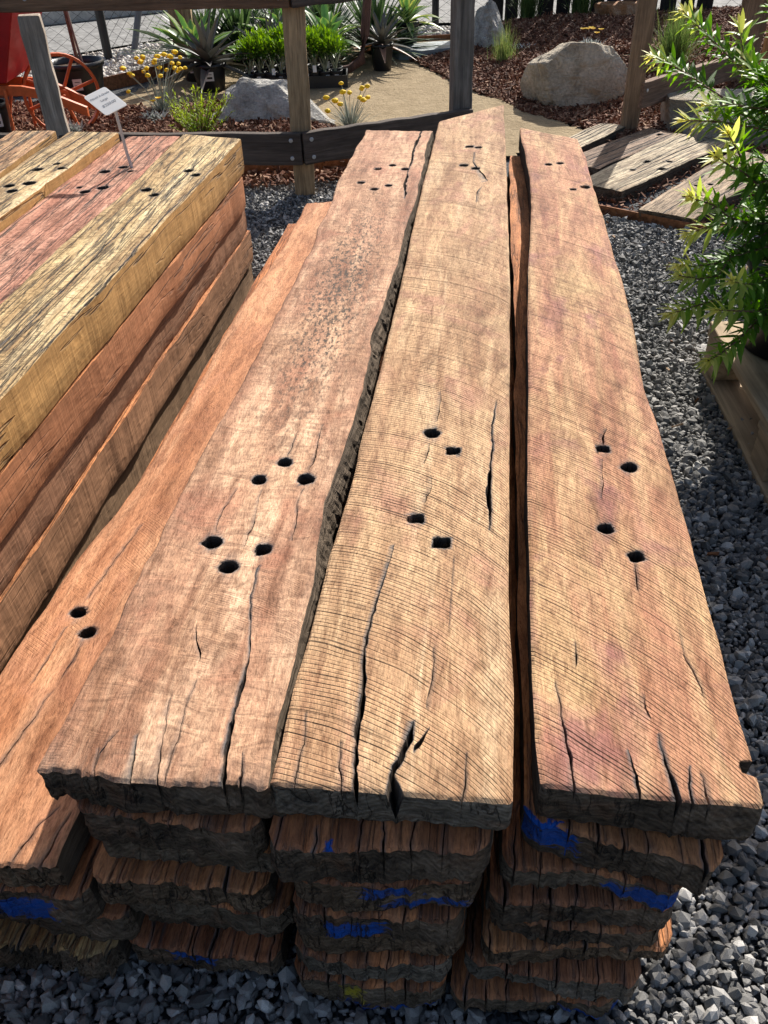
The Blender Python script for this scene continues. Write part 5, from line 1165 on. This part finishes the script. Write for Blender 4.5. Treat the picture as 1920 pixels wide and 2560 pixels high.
# ------------------------------------------------------------------ big potted sapling, shaded pot and the red cart
sp = empty('potted_sapling', (-1.77, 5.66, 0)); tag(sp, 'large black pot holding a thin bare sapling beside the red cart', 'potted plant')
pot(sp, (0, 0, 0), .165, .235, tagdir=-1.35, tagz=.55)
MB().tube([(.02,0,.2),(.01,.01,.5),(-.01,.02,.9),(-.02,.02,1.2)], [.012,.011,.009,.007], 7).build('trunk', WOODY, sp, smooth=True)
MB().tube([(.05,-.01,.2),(.03,0,.4),(.015,.012,.6)], [.008,.007,.006], 6).build('support_stake', T_GREY, sp)
n = 60; D = dirs(rgc.uniform(0, 6.28, n), rgc.uniform(-.6, .9, n)); zz = rgc.uniform(.55, 1.25, n)
leaves('leaf', LEAF_DARK, sp, leaf_mesh(np.stack([-.01+0*zz, .015+0*zz, zz], 1)+D*.015, D, .06, .03, .3, .15, 'oval', rgc.uniform(.2, .8, n)))
bp = empty('nursery_pot', (-1.93, 4.62, .04)); tag(bp, 'black nursery pot with a white tag under the red cart', 'pot'); pot(bp, (0, 0, 0), .09, .19, tagdir=-.95)
RED = plain('red_paint', (.33,.012,.018), .42, .45, 14, .18); ORG = plain('orange_paint', (.50,.105,.025), .5, .4, 40, .22)
ct = empty('garden_cart', (-1.6, 4.8, 0)); tag(ct, 'red tipping garden cart with an orange spoked wheel', 'cart')
def lp(x, y, z): return (x+1.6, y-4.8, z)
body = MB()
bt = [(-2.5,4.52,.33),(-1.77,4.52,.33),(-1.77,4.92,.33),(-2.5,4.92,.33)]; tp_ = [(-2.6,4.40,.86),(-1.52,4.40,.86),(-1.52,5.0,.86),(-2.6,5.0,.86)]
inn = lambda P, k: [(x+(-2.06-x)*k, y+(4.71-y)*k, z) for x, y, z in P]
V = [lp(*p) for p in bt+tp_+inn(tp_, .04)+[(x, y, z+.02) for x, y, z in inn(bt, .06)]]
F = [(3,2,1,0)]+[(i, (i+1) % 4, 4+(i+1) % 4, 4+i) for i in range(4)]+[(4+i, 4+(i+1) % 4, 8+(i+1) % 4, 8+i) for i in range(4)]+[(8+i, 8+(i+1) % 4, 12+(i+1) % 4, 12+i) for i in range(4)]+[(12,13,14,15)]
body.add(V, F).build('tray', RED, ct, bevel=.006)
wr = MB(); R_ = .195; hubc = Vector(lp(-1.605,4.8,.218)); axis = Vector((.42, -.9, .0)).normalized(); e1 = Vector((0, 0, 1)); e2 = axis.cross(e1).normalized()
NS = 36
ringp = lambda r, o: [hubc+(e1*math.cos(2*math.pi*k/NS)+e2*math.sin(2*math.pi*k/NS))*r+axis*o for k in range(NS)]
ra, rb2, rc, rd = ringp(R_, -.018), ringp(R_, .018), ringp(R_-.014, .018), ringp(R_-.014, -.018)
wr.add(ra+rb2+rc+rd, [(a*NS+k, a*NS+(k+1) % NS, ((a+1) % 4)*NS+(k+1) % NS, ((a+1) % 4)*NS+k) for a in range(4) for k in range(NS)])
wheel = wr.build('wheel', ORG, ct)
for k in range(8):
    a = 2*math.pi*(k+.35)/8; d = e1*math.cos(a)+e2*math.sin(a); MB().tube([hubc+d*.02, hubc+d*(R_-.01)], .0085, 6).build('spoke', ORG, wheel)
MB().tube([hubc-axis*.045, hubc+axis*.045], .032, 12).build('hub', ORG, wheel); MB().tube([hubc-axis*.06, hubc+axis*.075], .012, 8).build('axle', ORG, wheel)
for s_, nm in ((-1, 'frame_beam'), (1, 'frame_beam')):
    off = s_*.10
    pts = [lp(-2.7,4.66+off,.31), lp(-2.0,4.66+off,.305), lp(-1.72,4.68+off,.285), lp(-1.62,4.70+off*.9,.255), lp(-1.53,4.72+off*.8,.205), lp(-1.45,4.74+off*.7,.16)]
    fb = MB()
    for k, p in enumerate(pts): p = Vector(p); fb.v += [p+Vector((0, -.012, -.022)), p+Vector((0, .012, -.022)), p+Vector((0, .012, .022)), p+Vector((0, -.012, .022))]
    for k in range(len(pts)-1): fb.f += [(k*4+i, k*4+(i+1) % 4, k*4+4+(i+1) % 4, k*4+4+i) for i in range(4)]
    fb.f += [(3,2,1,0), tuple((len(pts)-1)*4+i for i in range(4))]; fb.build(nm, ORG, ct)
for y in (4.53, 4.85):
    MB().tube([lp(-1.86,y,.30), lp(-1.93,y-.10,.03)], .009, 6).build('leg', ORG, ct); MB().tube([lp(-1.80,y+.02,.30), lp(-1.80,y-.02,.03)], .008, 6).build('leg', ORG, ct)
MB().tube([lp(-1.655,4.66,.47), lp(-1.60,4.66,.26)], .007, 6).build('brace_rod', ORG, ct)

# ------------------------------------------------------------------ chain link fence and palings at the back
BLK = plain('black_coated_wire', (.015,.016,.017), .5, .4)
def chainlink(label, pts, h, posts, brace=(), railz=()):
    e = empty('chain_link_fence', (pts[0][0], pts[0][1], 0)); tag(e, label, 'fence', 'chain link fences'); o = Vector((pts[0][0], pts[0][1], 0))
    mb = MB(); p_ = .062; nz = int(h/(p_/2))
    for (x0, y0), (x1, y1) in zip(pts[:-1], pts[1:]):
        a = Vector((x0, y0, 0))-o; d = Vector((x1-x0, y1-y0, 0)); L_ = d.length; d.normalize()
        for k in range(int(L_/p_)+1):
            wire = [a+d*min(L_, max(0, (k*p_+(p_/2 if ((j+k) % 2) else -p_/2)*.98)))+Vector((0, 0, .03+j*p_*.62)) for j in range(int(h/(p_*.62)))]
            mb.tube(wire, .0021, 3, cap=False)
    mb.build('wire_mesh', BLK, e)
    for (x, y, r) in posts: MB().tube([Vector((x, y, -.05))-o, Vector((x, y, h+.1))-o], r, 10).build('fence_post', BLK, e, smooth=False)
    for q0, q1 in brace: MB().tube([Vector(q0)-o, Vector(q1)-o], .024, 8).build('brace', plain('grey_steel', (.10,.115,.14), .5, .4), e)
    for z in railz:
        for (x0, y0), (x1, y1) in zip(pts[:-1], pts[1:]): MB().tube([Vector((x0, y0, z))-o, Vector((x1, y1, z))-o], .02, 8).build('rail', BLK, e)
    return e
chainlink('black chain link fence along the white pebbles behind the cart', [(-4.2,7.5),(-1.93,7.02),(-1.45,8.1)], 1.3, [(-1.93,7.0,.032)], [((-1.45,7.35,1.1),(-1.80,7.28,.02))])
chainlink('black chain link fence behind the potted succulents', [(-1.42,8.1),(.58,7.98),(1.02,8.02)], 1.3, [(.58,7.97,.03)])
chainlink('black chain link fence with a bottom rail beside the back posts', [(2.75,7.3),(4.6,6.7)], 1.3, [(4.6,6.7,.03)], (), (.06,))
pf = empty('paling_fence', (1.02, 7.98, 0)); tag(pf, 'dark stained paling fence behind the bark mound', 'fence'); DKP = old_timber('dark_paling', (.028,.024,.022), 13)
d = Vector((1.62, -.55, 0)); L_ = d.length; d.normalize(); a_ = math.atan2(d.y, d.x); x = 0.; rp_ = random.Random(6)
while x < L_:
    w = rp_.uniform(.105, .13); c = d*(x+w/2); MB().box((c.x, c.y, .6+rp_.uniform(-.01, .01)), (w, .016, 1.2), Matrix.Rotation(a_+rp_.uniform(-.02, .02), 3, 'Z')).build('paling', DKP, pf); x += w+rp_.uniform(.012, .03)
for z in (.25, 1.0): MB().box((d.x*L_/2+.012, d.y*L_/2+.035, z), (L_, .04, .07), Matrix.Rotation(a_, 3, 'Z')).build('rail', DKP, pf)
# stray dry leaves on the gravel
chips('fallen_leaves', [([(.4,.2),(.8,.2),(1.3,1.7),(1.7,3.0),(.55,3.4)], 30, [stack], lambda x, y: 0*x+.012), ([(-.6,.2),(.3,.2),(.3,.5),(-.6,.5)], 10, [], lambda x, y: 0*x+.014)], np.random.RandomState(2), 'dry leaf scraps on the gravel',
      mat=shade_mat('dry_leaf', (.16,.06,.025), (.42,.30,.18), .8), size=(.022,.006,.002))
